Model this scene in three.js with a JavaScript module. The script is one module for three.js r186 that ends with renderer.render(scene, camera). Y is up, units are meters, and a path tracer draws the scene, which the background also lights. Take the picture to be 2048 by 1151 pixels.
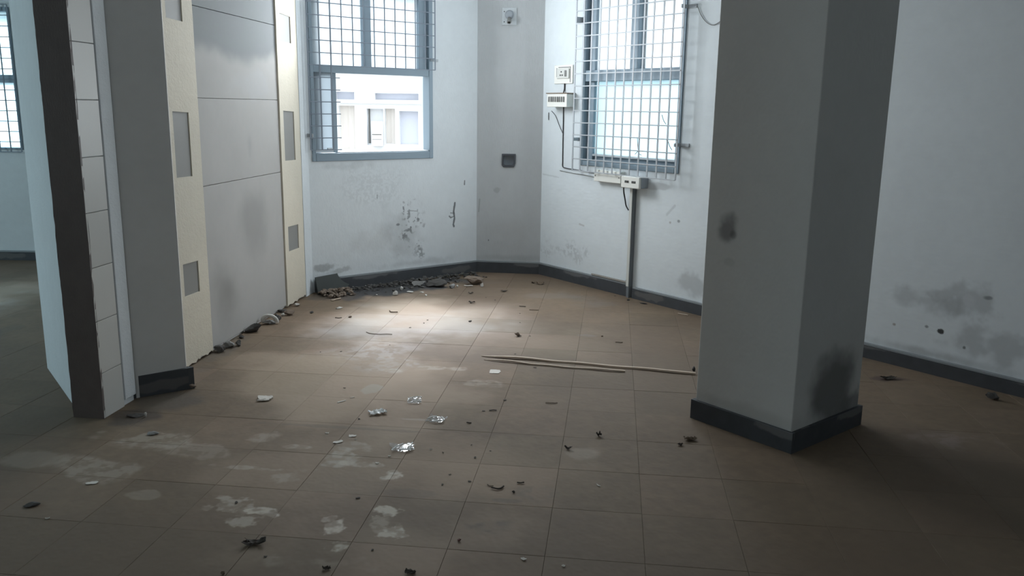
import * as THREE from 'three';
import { mergeGeometries, toCreasedNormals } from 'three/addons/utils/BufferGeometryUtils.js';
import { RoundedBoxGeometry } from 'three/addons/geometries/RoundedBoxGeometry.js';
import { RectAreaLightUniformsLib } from 'three/addons/lights/RectAreaLightUniformsLib.js';

// ---------------------------------------------------------------- camera, sky, sun, daylight, exposure
const scene = new THREE.Scene();
const camera = new THREE.PerspectiveCamera(37.627, 2048 / 1151, 0.05, 200);
camera.position.set(0, 1.6, 0);
camera.rotation.set(-0.21026, 0.11681, 0.014263, 'YXZ');
const renderer = new THREE.WebGLRenderer({ antialias: true });
renderer.toneMapping = THREE.LinearToneMapping;
renderer.toneMappingExposure = 1.0;
renderer.shadowMap.enabled = true;
scene.background = new THREE.Color().setRGB(0.86, 0.94, 1.0);
scene.backgroundIntensity = 2.5;
const SUN = 13.5;                                  // hazy bright sun behind thin cloud, beyond the open window
const sun = new THREE.DirectionalLight(new THREE.Color().setRGB(0.92, 0.95, 1.0), SUN);
sun.position.set(-2.1 - 0.42 * 12, 1.5 + 12.0, -7.4 - 0.91 * 12);
sun.target.position.set(-2.1, 1.5, -7.4);
sun.castShadow = true;
sun.shadow.radius = 60;
Object.assign(sun.shadow.camera, { left: -12, right: 12, top: 12, bottom: -12, near: 1, far: 60 });
sun.shadow.mapSize.set(2048, 2048);
sun.name = 'sun';
scene.add(sun, sun.target);
RectAreaLightUniformsLib.init();
const DAY = new THREE.Color().setRGB(0.89, 0.95, 1.0), DAYCYAN = new THREE.Color().setRGB(0.66, 0.90, 1.0);
const DAYLIGHT = { left: 27, rightUpper: 4, rightLower: 11, far: 1.2, side: 15, behind: 3 };   // light at the panes of each window; side and behind are added fill

// ---------------------------------------------------------------- helpers
function rng(seed) { let a = seed >>> 0; return () => { a = (a + 0x6D2B79F5) >>> 0; let t = a; t = Math.imul(t ^ (t >>> 15), t | 1); t ^= t + Math.imul(t ^ (t >>> 7), t | 61); return ((t ^ (t >>> 14)) >>> 0) / 4294967296; }; }
function hash2(x, y, s) { let h = Math.imul(x | 0, 374761393) + Math.imul(y | 0, 668265263) + Math.imul(s | 0, 1274126177); h = Math.imul(h ^ (h >>> 13), 1274126177); return ((h ^ (h >>> 16)) >>> 0) / 4294967296; }
function vnoise(x, y, s = 0) { const xi = Math.floor(x), yi = Math.floor(y); let fx = x - xi, fy = y - yi; fx = fx * fx * (3 - 2 * fx); fy = fy * fy * (3 - 2 * fy); const a = hash2(xi, yi, s), b = hash2(xi + 1, yi, s), c = hash2(xi, yi + 1, s), d = hash2(xi + 1, yi + 1, s); return a + (b - a) * fx + (c - a) * fy + (a - b - c + d) * fx * fy; }
function fbm(x, y, s = 0, o = 4) { let v = 0, a = 0.5, n = 0; for (let i = 0; i < o; i++) { v += a * vnoise(x, y, s + i * 17); n += a; a *= 0.5; x = x * 2.03 + 5.1; y = y * 2.03 + 1.7; } return v / n; }
const sstep = (a, b, x) => { const t = Math.min(1, Math.max(0, (x - a) / (b - a))); return t * t * (3 - 2 * t); };
const toS = (v) => { v = Math.min(1, Math.max(0, v)); return Math.round(255 * (v <= 0.0031308 ? v * 12.92 : 1.055 * Math.pow(v, 1 / 2.4) - 0.055)); };

// a colour map painted in metres: base colour with fine and coarse mottling, then stains that have shapes of their own
function paint(w, h, W, H, base, stains, { x0 = 0, y0 = 0, seed = 1, coarse = 0.08, fine = 0.04, tint = null, scale = 1 } = {}) {
  const buf = new Float32Array(w * h * 3);
  for (let j = 0; j < h; j++) for (let i = 0; i < w; i++) {
    const x = x0 + (i + 0.5) / w * W, y = y0 + (j + 0.5) / h * H;
    const a = fbm(x * 1.7 * scale, y * 1.7 * scale, seed, 4) - 0.5, b = fbm(x * 21 * scale, y * 21 * scale, seed + 50, 3) - 0.5;
    const k = 1 + a * 2 * coarse + b * 2 * fine, o = (j * w + i) * 3;
    let r = base[0] * k, g = base[1] * k, bl = base[2] * k;
    if (tint) { const t = sstep(0.42, 0.7, fbm(x * 0.9 * scale + 9, y * 0.9 * scale, seed + 90, 4)) * tint[3]; r += (tint[0] - r) * t; g += (tint[1] - g) * t; bl += (tint[2] - bl) * t; }
    buf[o] = r; buf[o + 1] = g; buf[o + 2] = bl;
  }
  for (const st of stains) {
    // st: {x, y, rx, ry, c:[r,g,b], a, soft, rough, rot, freq, speck, line:[[x,y]...], w}
    let bx0, bx1, by0, by1; const pad = 1.5;
    if (st.line) { const xs = st.line.map((p) => p[0]), ys = st.line.map((p) => p[1]), m = st.w * 3; bx0 = Math.min(...xs) - m; bx1 = Math.max(...xs) + m; by0 = Math.min(...ys) - m; by1 = Math.max(...ys) + m; }
    else { const m = Math.max(st.rx, st.ry) * pad; bx0 = st.x - m; bx1 = st.x + m; by0 = st.y - m; by1 = st.y + m; }
    const i0 = Math.max(0, Math.floor((bx0 - x0) / W * w)), i1 = Math.min(w, Math.ceil((bx1 - x0) / W * w)), j0 = Math.max(0, Math.floor((by0 - y0) / H * h)), j1 = Math.min(h, Math.ceil((by1 - y0) / H * h));
    const cs = Math.cos(st.rot || 0), sn = Math.sin(st.rot || 0), s0 = st.seed || Math.round((st.x || st.line[0][0]) * 977 + (st.y || st.line[0][1]) * 613), fq = st.freq || 9, rough = st.rough ?? 0.5, soft = st.soft ?? 0.4;
    for (let j = j0; j < j1; j++) for (let i = i0; i < i1; i++) {
      const x = x0 + (i + 0.5) / w * W, y = y0 + (j + 0.5) / h * H; let m;
      if (st.line) {
        let d = 9; for (let k = 0; k + 1 < st.line.length; k++) { const [ax, ay] = st.line[k], [cx, cy] = st.line[k + 1], ux = cx - ax, uy = cy - ay, t = Math.min(1, Math.max(0, ((x - ax) * ux + (y - ay) * uy) / (ux * ux + uy * uy))); d = Math.min(d, Math.hypot(x - ax - ux * t, y - ay - uy * t)); }
        m = 1 - sstep(st.w * (1 - soft), st.w, d * (0.7 + rough * fbm(x * 30, y * 30, s0, 2)));
      } else {
        const dx = x - st.x, dy = y - st.y, px = (dx * cs + dy * sn) / st.rx, py = (-dx * sn + dy * cs) / st.ry;
        const r = Math.hypot(px, py) + rough * (fbm(x * fq, y * fq, s0, 4) - 0.5) * 2;
        m = 1 - sstep(1 - soft, 1, r);
        if (st.speck && m > 0) m *= sstep(st.speck, st.speck + 0.12, fbm(x * (st.sf || 45), y * (st.sf || 45), s0 + 7, 3));
        if (st.patchy && m > 0) m *= 0.35 + 0.65 * sstep(0.35, 0.6, fbm(x * 26, y * 26, s0 + 3, 3));
      }
      m *= st.a; if (m <= 0) continue;
      const o = (j * w + i) * 3; for (let c = 0; c < 3; c++) buf[o + c] += (st.c[c] - buf[o + c]) * m;
    }
  }
  const data = new Uint8Array(w * h * 4);
  for (let k = 0; k < w * h; k++) { data[k * 4] = toS(buf[k * 3]); data[k * 4 + 1] = toS(buf[k * 3 + 1]); data[k * 4 + 2] = toS(buf[k * 3 + 2]); data[k * 4 + 3] = 255; }
  const t = new THREE.DataTexture(data, w, h); t.colorSpace = THREE.SRGBColorSpace; t.magFilter = THREE.LinearFilter; t.minFilter = THREE.LinearMipmapLinearFilter; t.generateMipmaps = true;
  t.wrapS = t.wrapT = THREE.RepeatWrapping; t.needsUpdate = true; return t;
}
function greyMap(w, h, fn) { const d = new Uint8Array(w * h * 4); for (let j = 0; j < h; j++) for (let i = 0; i < w; i++) { const v = Math.round(255 * Math.min(1, Math.max(0, fn(i / w, j / h)))), o = (j * w + i) * 4; d[o] = d[o + 1] = d[o + 2] = v; d[o + 3] = 255; } const t = new THREE.DataTexture(d, w, h); t.magFilter = THREE.LinearFilter; t.wrapS = t.wrapT = THREE.MirroredRepeatWrapping; t.needsUpdate = true; return t; }

const used = new Map();
function numbered(name) { const n = used.get(name) || 0; used.set(name, n + 1); return n ? name + '_' + String(n).padStart(3, '0') : name; }
function shade(o) { o.castShadow = true; o.receiveShadow = true; return o; }
function thing(name, label, category, pos = [0, 0, 0], turn = 0, group, kind) {
  const o = new THREE.Group(); o.name = numbered(name); o.position.set(...pos); o.rotation.y = turn; o.userData = { label, category };
  if (group) o.userData.group = group; if (kind) o.userData.kind = kind; scene.add(o); return o;
}
function single(name, label, category, geo, mat, pos = [0, 0, 0], turn = 0, group, kind) {
  const o = shade(new THREE.Mesh(geo, mat)); o.name = numbered(name); o.position.set(...pos); o.rotation.y = turn; o.userData = { label, category };
  if (group) o.userData.group = group; if (kind) o.userData.kind = kind; scene.add(o); return o;
}
function part(name, geo, mat, parent, label) { const o = shade(new THREE.Mesh(geo, mat)); o.name = name; if (label) o.userData.label = label; parent.add(o); return o; }
const box = (w, h, d, x = 0, y = 0, z = 0) => new THREE.BoxGeometry(w, h, d).translate(x, y, z);
const span = (x0, x1, y0, y1, z0, z1) => box(x1 - x0, y1 - y0, z1 - z0, (x0 + x1) / 2, (y0 + y1) / 2, (z0 + z1) / 2);
const rspan = (x0, x1, y0, y1, z0, z1, r = 0.004) => new RoundedBoxGeometry(x1 - x0, y1 - y0, z1 - z0, 1, Math.min(r, (x1 - x0) / 2.1, (y1 - y0) / 2.1, (z1 - z0) / 2.1)).translate((x0 + x1) / 2, (y0 + y1) / 2, (z0 + z1) / 2);
const merge = (list) => mergeGeometries(list.map((g) => (g.index ? g.toNonIndexed() : g)), false);
function planarUV(g, W, H) { const p = g.attributes.position, uv = new Float32Array(p.count * 2); for (let i = 0; i < p.count; i++) { uv[i * 2] = (p.getX(i) - 0.0 * p.getZ(i)) / W; uv[i * 2 + 1] = p.getY(i) / H; } g.setAttribute('uv', new THREE.BufferAttribute(uv, 2)); return g; }
function boxUV(g, k = 1) { const p = g.attributes.position, n = g.attributes.normal, uv = new Float32Array(p.count * 2); for (let i = 0; i < p.count; i++) { const x = Math.abs(n.getX(i)), y = Math.abs(n.getY(i)), z = Math.abs(n.getZ(i)); if (y > x && y > z) { uv[i * 2] = p.getX(i) * k; uv[i * 2 + 1] = p.getZ(i) * k; } else if (x > z) { uv[i * 2] = p.getZ(i) * k; uv[i * 2 + 1] = p.getY(i) * k; } else { uv[i * 2] = p.getX(i) * k; uv[i * 2 + 1] = p.getY(i) * k; } } g.setAttribute('uv', new THREE.BufferAttribute(uv, 2)); return g; }
const tube = (pts, r, seg = 24, rad = 6) => new THREE.TubeGeometry(new THREE.CatmullRomCurve3(pts.map((p) => new THREE.Vector3(...p))), seg, r, rad, false);

// a wall's own frame: s runs along it, h up, d out of it into the room
class Wall {
  constructor(p, q) { this.p = p; this.len = Math.hypot(q[0] - p[0], q[1] - p[1]); this.u = [(q[0] - p[0]) / this.len, (q[1] - p[1]) / this.len]; this.n = [-this.u[1], this.u[0]]; this.turn = Math.atan2(-this.u[1], this.u[0]); }
  at(s, h = 0, d = 0) { return [this.p[0] + this.u[0] * s + this.n[0] * d, h, this.p[1] + this.u[1] * s + this.n[1] * d]; }
  pos(h = 0) { return [this.p[0], h, this.p[1]]; }
}
const CEIL = 3.0;
const WL = new Wall([-2.56, -6.93], [-1.317, -8.155]), WC = new Wall([-1.317, -8.155], [-0.685, -8.16]), WR = new Wall([-0.685, -8.16], [4.915, -2.437]);
const WP = new Wall([-2.56, 0], [-2.56, -8]);                      // the plane of the left hand row of pilasters; s = -z
const WF = new Wall([-8.6, -7.575], [-4.4, -8.069]);

// ---------------------------------------------------------------- materials
const C3 = (r, g, b) => new THREE.Color().setRGB(r, g, b);
const grain = greyMap(512, 512, (u, v) => 0.35 * vnoise(u * 170, v * 170, 3) + 0.35 * vnoise(u * 70, v * 70, 4) + 0.3 * fbm(u * 12, v * 12, 5, 4));
const grainAt = (k) => { const t = grain.clone(); t.repeat.set(k, k); t.needsUpdate = true; return t; };
const std = (o) => new THREE.MeshStandardMaterial(o);
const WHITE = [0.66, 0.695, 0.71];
const plasterMap = paint(512, 512, 2, 2, WHITE, [], { seed: 11, coarse: 0.07, fine: 0.03 });
plasterMap.wrapS = plasterMap.wrapT = THREE.MirroredRepeatWrapping; plasterMap.repeat.set(0.5, 0.5);
const bumpWall = grainAt(1.2);
const plaster = std({ map: plasterMap, bumpMap: bumpWall, bumpScale: 0.002, roughness: 0.9 });
const concrete = std({ map: paint(512, 512, 4, 4, [0.34, 0.33, 0.31], [], { seed: 23, coarse: 0.12, fine: 0.06 }), roughness: 0.95 });
concrete.map.wrapS = concrete.map.wrapT = THREE.MirroredRepeatWrapping; concrete.map.repeat.set(0.25, 0.25);
const skirt = std({ map: paint(512, 128, 2, 0.5, [0.052, 0.056, 0.062], [{ x: 0.6, y: 0.1, rx: 0.3, ry: 0.03, c: [0.2, 0.2, 0.2], a: 0.5, rough: 0.9 }, { x: 1.5, y: 0.05, rx: 0.2, ry: 0.03, c: [0.16, 0.15, 0.14], a: 0.5, rough: 0.9 }], { seed: 31, coarse: 0.25, fine: 0.15 }), roughness: 0.7 });
skirt.map.wrapS = skirt.map.wrapT = THREE.MirroredRepeatWrapping; skirt.map.repeat.set(0.5, 2);
const ledge = std({ color: C3(0.26, 0.28, 0.29), roughness: 0.9 });
const alu = std({ color: C3(0.235, 0.30, 0.35), roughness: 0.55, metalness: 0.1 });
const aluPale = std({ color: C3(0.55, 0.58, 0.6), roughness: 0.45, metalness: 0.3 });
const barPaint = std({ color: C3(0.42, 0.44, 0.46), roughness: 0.55, metalness: 0.2 });
const barBacklit = std({ color: C3(0.20, 0.235, 0.28), roughness: 0.6 });  // darker copy of the bar paint, backlit darkness put into the colour
const frosted = new THREE.MeshPhysicalMaterial({ color: C3(0.62, 0.66, 0.68), roughness: 0.95, transmission: 1, thickness: 0, ior: 1.45 });
const frostedBright = new THREE.MeshPhysicalMaterial({ color: C3(0.86, 0.9, 0.92), roughness: 0.95, transmission: 1, thickness: 0, ior: 1.45 });
const frostedCyan = new THREE.MeshPhysicalMaterial({ color: C3(0.66, 0.79, 0.83), roughness: 0.95, transmission: 1, thickness: 0, ior: 1.45 });
const frostedGrey = new THREE.MeshPhysicalMaterial({ color: C3(0.42, 0.46, 0.485), roughness: 0.9, transmission: 0.9, thickness: 0, ior: 1.45 });
const creamMap = paint(512, 512, 2, 2, [0.655, 0.595, 0.485], [], { seed: 41, coarse: 0.05, fine: 0.03, tint: [0.57, 0.53, 0.44, 0.5] });
creamMap.wrapS = creamMap.wrapT = THREE.MirroredRepeatWrapping; creamMap.repeat.set(0.5, 0.5);
const cream = std({ map: creamMap, bumpMap: grainAt(1), bumpScale: 0.0015, roughness: 0.75 });
const greyPanelMap = paint(512, 1024, 1.3, 2.6, [0.43, 0.415, 0.395], [
  { x: 0.65, y: 2.36, rx: 1.6, ry: 0.5, c: [0.215, 0.23, 0.235], a: 0.92, soft: 0.22, rough: 0.12, freq: 3 },  // darker upper sheets, part dirt, part reflection painted into the colour
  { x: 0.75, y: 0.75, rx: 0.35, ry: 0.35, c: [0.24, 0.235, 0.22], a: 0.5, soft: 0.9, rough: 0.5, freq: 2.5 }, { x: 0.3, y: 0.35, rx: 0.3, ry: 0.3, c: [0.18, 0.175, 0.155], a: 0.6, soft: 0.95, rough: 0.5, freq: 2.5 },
  { x: 0.75, y: 1.3, rx: 0.06, ry: 0.16, c: [0.25, 0.25, 0.26], a: 0.3, soft: 0.95, freq: 4 }, { x: 0.9, y: 1.72, rx: 0.35, ry: 0.12, c: [0.46, 0.46, 0.46], a: 0.5, soft: 0.7, rough: 0.9, freq: 4 }], { seed: 47, coarse: 0.07, fine: 0.02 });
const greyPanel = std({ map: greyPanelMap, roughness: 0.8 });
const greyInset = std({ color: C3(0.25, 0.245, 0.23), roughness: 0.6 });
const greyWall = std({ map: paint(256, 256, 2, 2, [0.60, 0.60, 0.585], [], { seed: 53, coarse: 0.08, fine: 0.03 }), roughness: 0.85 });
greyWall.map.wrapS = greyWall.map.wrapT = THREE.MirroredRepeatWrapping; greyWall.map.repeat.set(0.5, 0.5);
const tileWhite = [0.97, 1.0, 1.03, 0.94].map((k) => std({ color: C3(0.60 * k, 0.595 * k, 0.56 * k), roughness: 0.4 }));
const darkWood = std({ map: paint(128, 768, 0.5, 3, [0.15, 0.125, 0.115], [], { seed: 59, coarse: 0.15, fine: 0.08 }), bumpMap: grainAt(3), bumpScale: 0.001, roughness: 0.5 });
const grout = std({ color: C3(0.20, 0.165, 0.135), roughness: 0.95 });
const dark = std({ color: C3(0.02, 0.021, 0.024), roughness: 0.6 });
const wireBlack = std({ color: C3(0.03, 0.03, 0.033), roughness: 0.55 });
const ivory = std({ color: C3(0.84, 0.83, 0.77), roughness: 0.5 });
const ivoryDull = std({ color: C3(0.66, 0.66, 0.62), roughness: 0.55 });
const switchGrey = std({ color: C3(0.20, 0.20, 0.19), roughness: 0.5 });
const woodEdge = std({ color: C3(0.22, 0.16, 0.11), roughness: 0.8 });
const greyPlastic = std({ color: C3(0.33, 0.36, 0.39), roughness: 0.5 });
const trunkGrey = std({ color: C3(0.17, 0.185, 0.20), roughness: 0.6 });  // grey trunking, also darkened to carry the shade on its side face
const rubbleDark = std({ color: C3(0.085, 0.08, 0.075), roughness: 0.95, flatShading: true });
const rubbleBrown = std({ color: C3(0.20, 0.155, 0.12), roughness: 0.95, flatShading: true });
const rubbleGrey = std({ color: C3(0.24, 0.235, 0.225), roughness: 0.95, flatShading: true });
const rubblePale = std({ color: C3(0.58, 0.56, 0.52), roughness: 0.9, flatShading: true });
const leafDark = std({ color: C3(0.045, 0.036, 0.028), roughness: 0.85 });
const leafBrown = std({ color: C3(0.12, 0.085, 0.055), roughness: 0.85 });
const redBrown = std({ color: C3(0.11, 0.045, 0.035), roughness: 0.8 });
const paleWood = std({ color: C3(0.52, 0.42, 0.33), roughness: 0.75 });
const paleScrap = std({ color: C3(0.60, 0.56, 0.50), roughness: 0.7, side: THREE.DoubleSide });
const film = new THREE.MeshPhysicalMaterial({ color: C3(0.9, 0.9, 0.9), roughness: 0.12, specularIntensity: 0.6, transmission: 0.96, thickness: 0, ior: 1.5 });
const filmEdge = std({ color: C3(0.80, 0.81, 0.80), roughness: 0.3 });
const facadeWhite = std({ color: C3(0.86, 0.87, 0.88), roughness: 0.9 });
const facadePane = std({ color: C3(0.66, 0.68, 0.76), roughness: 0.5 });
const facadeCurtain = [std({ color: C3(0.62, 0.58, 0.52), roughness: 0.9 }), std({ color: C3(0.50, 0.46, 0.41), roughness: 0.9 })];

// ---------------------------------------------------------------- the room shell
const S = 'structure';
function wallMesh(name, label, W, s0, s1, holes, mat, t = 0.22, uv = null, h1 = CEIL, pos = W) {
  const cuts = [...new Set([s0, s1, ...holes.flatMap((o) => [o[0], o[1]])])].sort((a, b) => a - b), list = [];
  for (let i = 0; i + 1 < cuts.length; i++) {
    const a = cuts[i], b = cuts[i + 1], m = (a + b) / 2, hole = holes.find((o) => m > o[0] && m < o[1]);
    if (hole) { if (hole[2] > -0.14) list.push(span(a, b, -0.14, hole[2], -t, 0)); if (hole[3] < h1) list.push(span(a, b, hole[3], h1, -t, 0)); } else list.push(span(a, b, -0.14, h1, -t, 0));
  }
  const g = merge(list); uv ? planarUV(g, uv[0], uv[1]) : boxUV(g);
  return single(name, label, 'wall', g, mat, W.pos(), W.turn, undefined, S);
}
const xy = (x, y) => ({ x, y });
const soot = [0.10, 0.105, 0.11], grime = [0.26, 0.27, 0.27], brownGrime = [0.30, 0.27, 0.24];
// left window wall
const leftStains = [
  { x: 1.0, y: 0.52, rx: 0.16, ry: 0.26, c: soot, a: 0.75, soft: 0.8, rough: 0.9, freq: 12, speck: 0.56, sf: 38 }, { x: 0.95, y: 0.45, rx: 0.3, ry: 0.3, c: grime, a: 0.28, soft: 0.9, rough: 0.8, freq: 7 },
  { x: 1.09, y: 0.27, rx: 0.07, ry: 0.13, c: soot, a: 0.6, soft: 0.7, rough: 0.9, freq: 16, speck: 0.46 }, { x: 0.62, y: 0.42, rx: 0.34, ry: 0.12, c: brownGrime, a: 0.16, soft: 0.9, rough: 0.9, freq: 7 },
  { x: 0.12, y: 0.21, rx: 0.14, ry: 0.045, c: grime, a: 0.6, soft: 0.5, rough: 0.8, freq: 14 }, { x: 0.27, y: 0.17, rx: 0.12, ry: 0.03, c: grime, a: 0.45, soft: 0.5, rough: 0.9, freq: 14 },
  { line: [[1.49, 0.70], [1.475, 0.62], [1.485, 0.56], [1.47, 0.49], [1.478, 0.475]], w: 0.013, c: soot, a: 0.9, rough: 0.9 }, { line: [[1.482, 0.57], [1.44, 0.56], [1.425, 0.575]], w: 0.008, c: soot, a: 0.8, rough: 0.8 }, { line: [[1.48, 0.6], [1.44, 0.605]], w: 0.006, c: soot, a: 0.7, rough: 0.8 },
  { line: [[1.60, 0.87], [1.602, 0.905]], w: 0.008, c: soot, a: 0.8 }, { line: [[0.65, 0.79], [0.652, 0.815]], w: 0.007, c: soot, a: 0.5 },
  { x: 0.6, y: 0.9, rx: 0.5, ry: 0.25, c: grime, a: 0.15, soft: 0.9, rough: 0.9, freq: 5, speck: 0.45, sf: 60 }, { x: 1.05, y: 0.16, rx: 0.6, ry: 0.05, c: grime, a: 0.3, soft: 0.9, rough: 0.7 },
  { line: [[0.98, 0.66], [0.985, 0.6], [0.965, 0.585]], w: 0.01, c: soot, a: 0.55 }, { line: [[0.99, 0.655], [1.07, 0.645], [1.07, 0.66]], w: 0.006, c: soot, a: 0.45 }, { x: 0.86, y: 0.535, rx: 0.02, ry: 0.012, c: soot, a: 0.7 }, { x: 0.3, y: 1.08, rx: 0.5, ry: 0.04, c: grime, a: 0.2, soft: 0.8, rough: 0.9 },
];
const mapL = paint(512, 896, 1.75, 3, WHITE, leftStains, { seed: 101, coarse: 0.05, fine: 0.025 });
wallMesh('wall_left_bay', 'white plastered wall with the half open window, scuffed dark marks low down', WL, -0.1, WL.len + 0.08, [[0.04, 1.24, 1.13, 2.62]], std({ map: mapL, bumpMap: bumpWall, bumpScale: 0.0015, roughness: 0.88 }), 0.2, [1.75, 3]);
const mapC = paint(256, 1024, 0.65, 3, [0.52, 0.535, 0.54], [{ x: 0.2, y: 0.82, rx: 0.05, ry: 0.05, c: grime, a: 0.4, rough: 0.9 }, { x: 0.3, y: 0.4, rx: 0.35, ry: 0.25, c: brownGrime, a: 0.14, soft: 0.9 }, { x: 0.12, y: 0.32, rx: 0.008, ry: 0.014, c: soot, a: 0.8 }, { x: 0.3, y: 0.15, rx: 0.5, ry: 0.05, c: grime, a: 0.3, soft: 0.9 },  // same paint as the other walls, shade of its angle painted in
  { line: [[0.03, 0.72], [0.02, 0.6]], w: 0.008, c: grime, a: 0.5 }, { x: 0.25, y: 2.36, rx: 0.012, ry: 0.01, c: soot, a: 0.8 }], { seed: 103, coarse: 0.05, fine: 0.025 });
wallMesh('wall_centre_bay', 'narrow white wall between the two window walls, with a bulb holder and recessed socket', WC, -0.09, WC.len + 0.09, [[0.25, 0.37, 1.045, 1.16]], std({ map: mapC, bumpMap: bumpWall, bumpScale: 0.0015, roughness: 0.88 }), 0.2, [0.65, 3]);
const rightStains = [
  { x: 1.95, y: 0.25, rx: 0.2, ry: 0.12, c: grime, a: 0.4, soft: 0.8, rough: 0.9, freq: 9 }, { x: 0.4, y: 0.28, rx: 0.4, ry: 0.12, c: grime, a: 0.3, soft: 0.8, rough: 0.9, speck: 0.42, sf: 50 }, { x: 1.75, y: 0.72, rx: 0.018, ry: 0.014, c: soot, a: 0.6 }, { x: 1.66, y: 0.7, rx: 0.012, ry: 0.01, c: brownGrime, a: 0.6 },
  { line: [[1.62, 0.76], [1.7, 0.84]], w: 0.012, c: grime, a: 0.25 }, { line: [[0.56, 0.56], [0.62, 0.55]], w: 0.01, c: brownGrime, a: 0.4 }, { line: [[0.02, 0.98], [0.25, 0.965]], w: 0.008, c: grime, a: 0.25 }, { x: 1.5, y: 0.98, rx: 0.2, ry: 0.03, c: grime, a: 0.35, rough: 0.9 },
  { x: 1.9, y: 2.2, rx: 0.1, ry: 0.2, c: grime, a: 0.12, soft: 0.9 },
  { x: 4.02, y: 0.50, rx: 0.2, ry: 0.14, c: grime, a: 0.4, soft: 0.8, rough: 0.9, freq: 12 }, { x: 4.2, y: 0.28, rx: 0.25, ry: 0.13, c: grime, a: 0.4, soft: 0.8, rough: 0.9, freq: 10 }, { x: 3.8, y: 0.45, rx: 0.3, ry: 0.08, c: grime, a: 0.35, soft: 0.8, rough: 0.9 }, { x: 4.18, y: 0.54, rx: 0.04, ry: 0.02, c: soot, a: 0.6, rough: 0.9 }, { x: 4.05, y: 0.5, rx: 0.05, ry: 0.05, c: [0.62, 0.64, 0.66], a: 0.5, rough: 0.9 },
  { x: 3.62, y: 0.26, rx: 0.014, ry: 0.012, c: brownGrime, a: 0.8 }, { x: 3.83, y: 0.29, rx: 0.014, ry: 0.01, c: soot, a: 0.7 }, { x: 3.92, y: 0.28, rx: 0.02, ry: 0.016, c: [0.03, 0.03, 0.03], a: 0.95, rough: 0.9, freq: 40 }, { x: 4.07, y: 0.21, rx: 0.01, ry: 0.01, c: soot, a: 0.8 },
  { x: 3.9, y: 0.12, rx: 0.6, ry: 0.05, c: grime, a: 0.5, soft: 0.9 }, { x: 5.5, y: 0.6, rx: 0.9, ry: 0.5, c: grime, a: 0.4, soft: 0.9 },
];
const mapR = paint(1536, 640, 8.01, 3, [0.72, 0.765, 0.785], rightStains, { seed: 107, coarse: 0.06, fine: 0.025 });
wallMesh('wall_right', 'long white wall on the right with the barred window and surface wiring', WR, -0.08, WR.len, [[0.54, 1.725, 1.10, 2.62]], std({ map: mapR, bumpMap: bumpWall, bumpScale: 0.0015, roughness: 0.88 }), 0.2, [8.01, 3]);
wallMesh('wall_far_left', 'pale far wall of the side room below and around its barred window', WF, -0.1, WF.len, [[1.52, 2.76, 1.12, 2.48]], plaster);
const WX = new Wall([-4.4, -8.069], [-2.56, -6.93]), WS = new Wall([-8.6, 4.2], [-8.6, -7.575]);
wallMesh('wall_side_room_right', 'plain wall closing the side room behind the lining panels', WX, 0, WX.len - 0.1, [], plaster);
wallMesh('wall_side_room_left', 'plain outer wall of the side room with an added wide window', WS, -0.2, WS.len, [[7.2, 8.9, 1.0, 2.4]], plaster);
const WB = new Wall([4.915, 4.2], [-8.6, 4.2]), WE = new Wall([4.915, -2.437], [4.915, 4.2]);
wallMesh('wall_behind', 'plain wall behind the viewer with an added wide window', WB, -0.2, WB.len + 0.2, [[3.9, 6.1, 1.0, 2.4]], plaster);
wallMesh('wall_near_right', 'plain wall at the near right end of the hall', WE, 0, WE.len, [], plaster);
const outline = [WS.at(0, 0, -0.2), WS.at(WS.len, 0, -0.2), WF.at(0, 0, -0.2), WF.at(WF.len, 0, -0.2), WX.at(WX.len - 0.1, 0, -0.2), WL.at(WL.len + 0.08, 0, -0.2), WR.at(-0.08, 0, -0.2), WR.at(WR.len, 0, -0.2), WE.at(WE.len, 0, -0.2), [-8.8, 0, 4.4]];
function slab(y0, y1) { const sh = new THREE.Shape(outline.map((p) => new THREE.Vector2(p[0], -p[2]))); return boxUV(new THREE.ExtrudeGeometry(sh, { depth: y1 - y0, bevelEnabled: false }).rotateX(-Math.PI / 2).translate(0, y0, 0)); }
single('ceiling', 'plain plastered ceiling slab over the hall', 'ceiling', slab(CEIL, CEIL + 0.18), plaster, [0, 0, 0], 0, undefined, S);
single('ground', 'bare concrete ground outside the windows', 'ground', boxUV(box(90, 0.2, 90, 0, -0.25, -20)), concrete, [0, 0, 0], 0, undefined, S);

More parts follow.
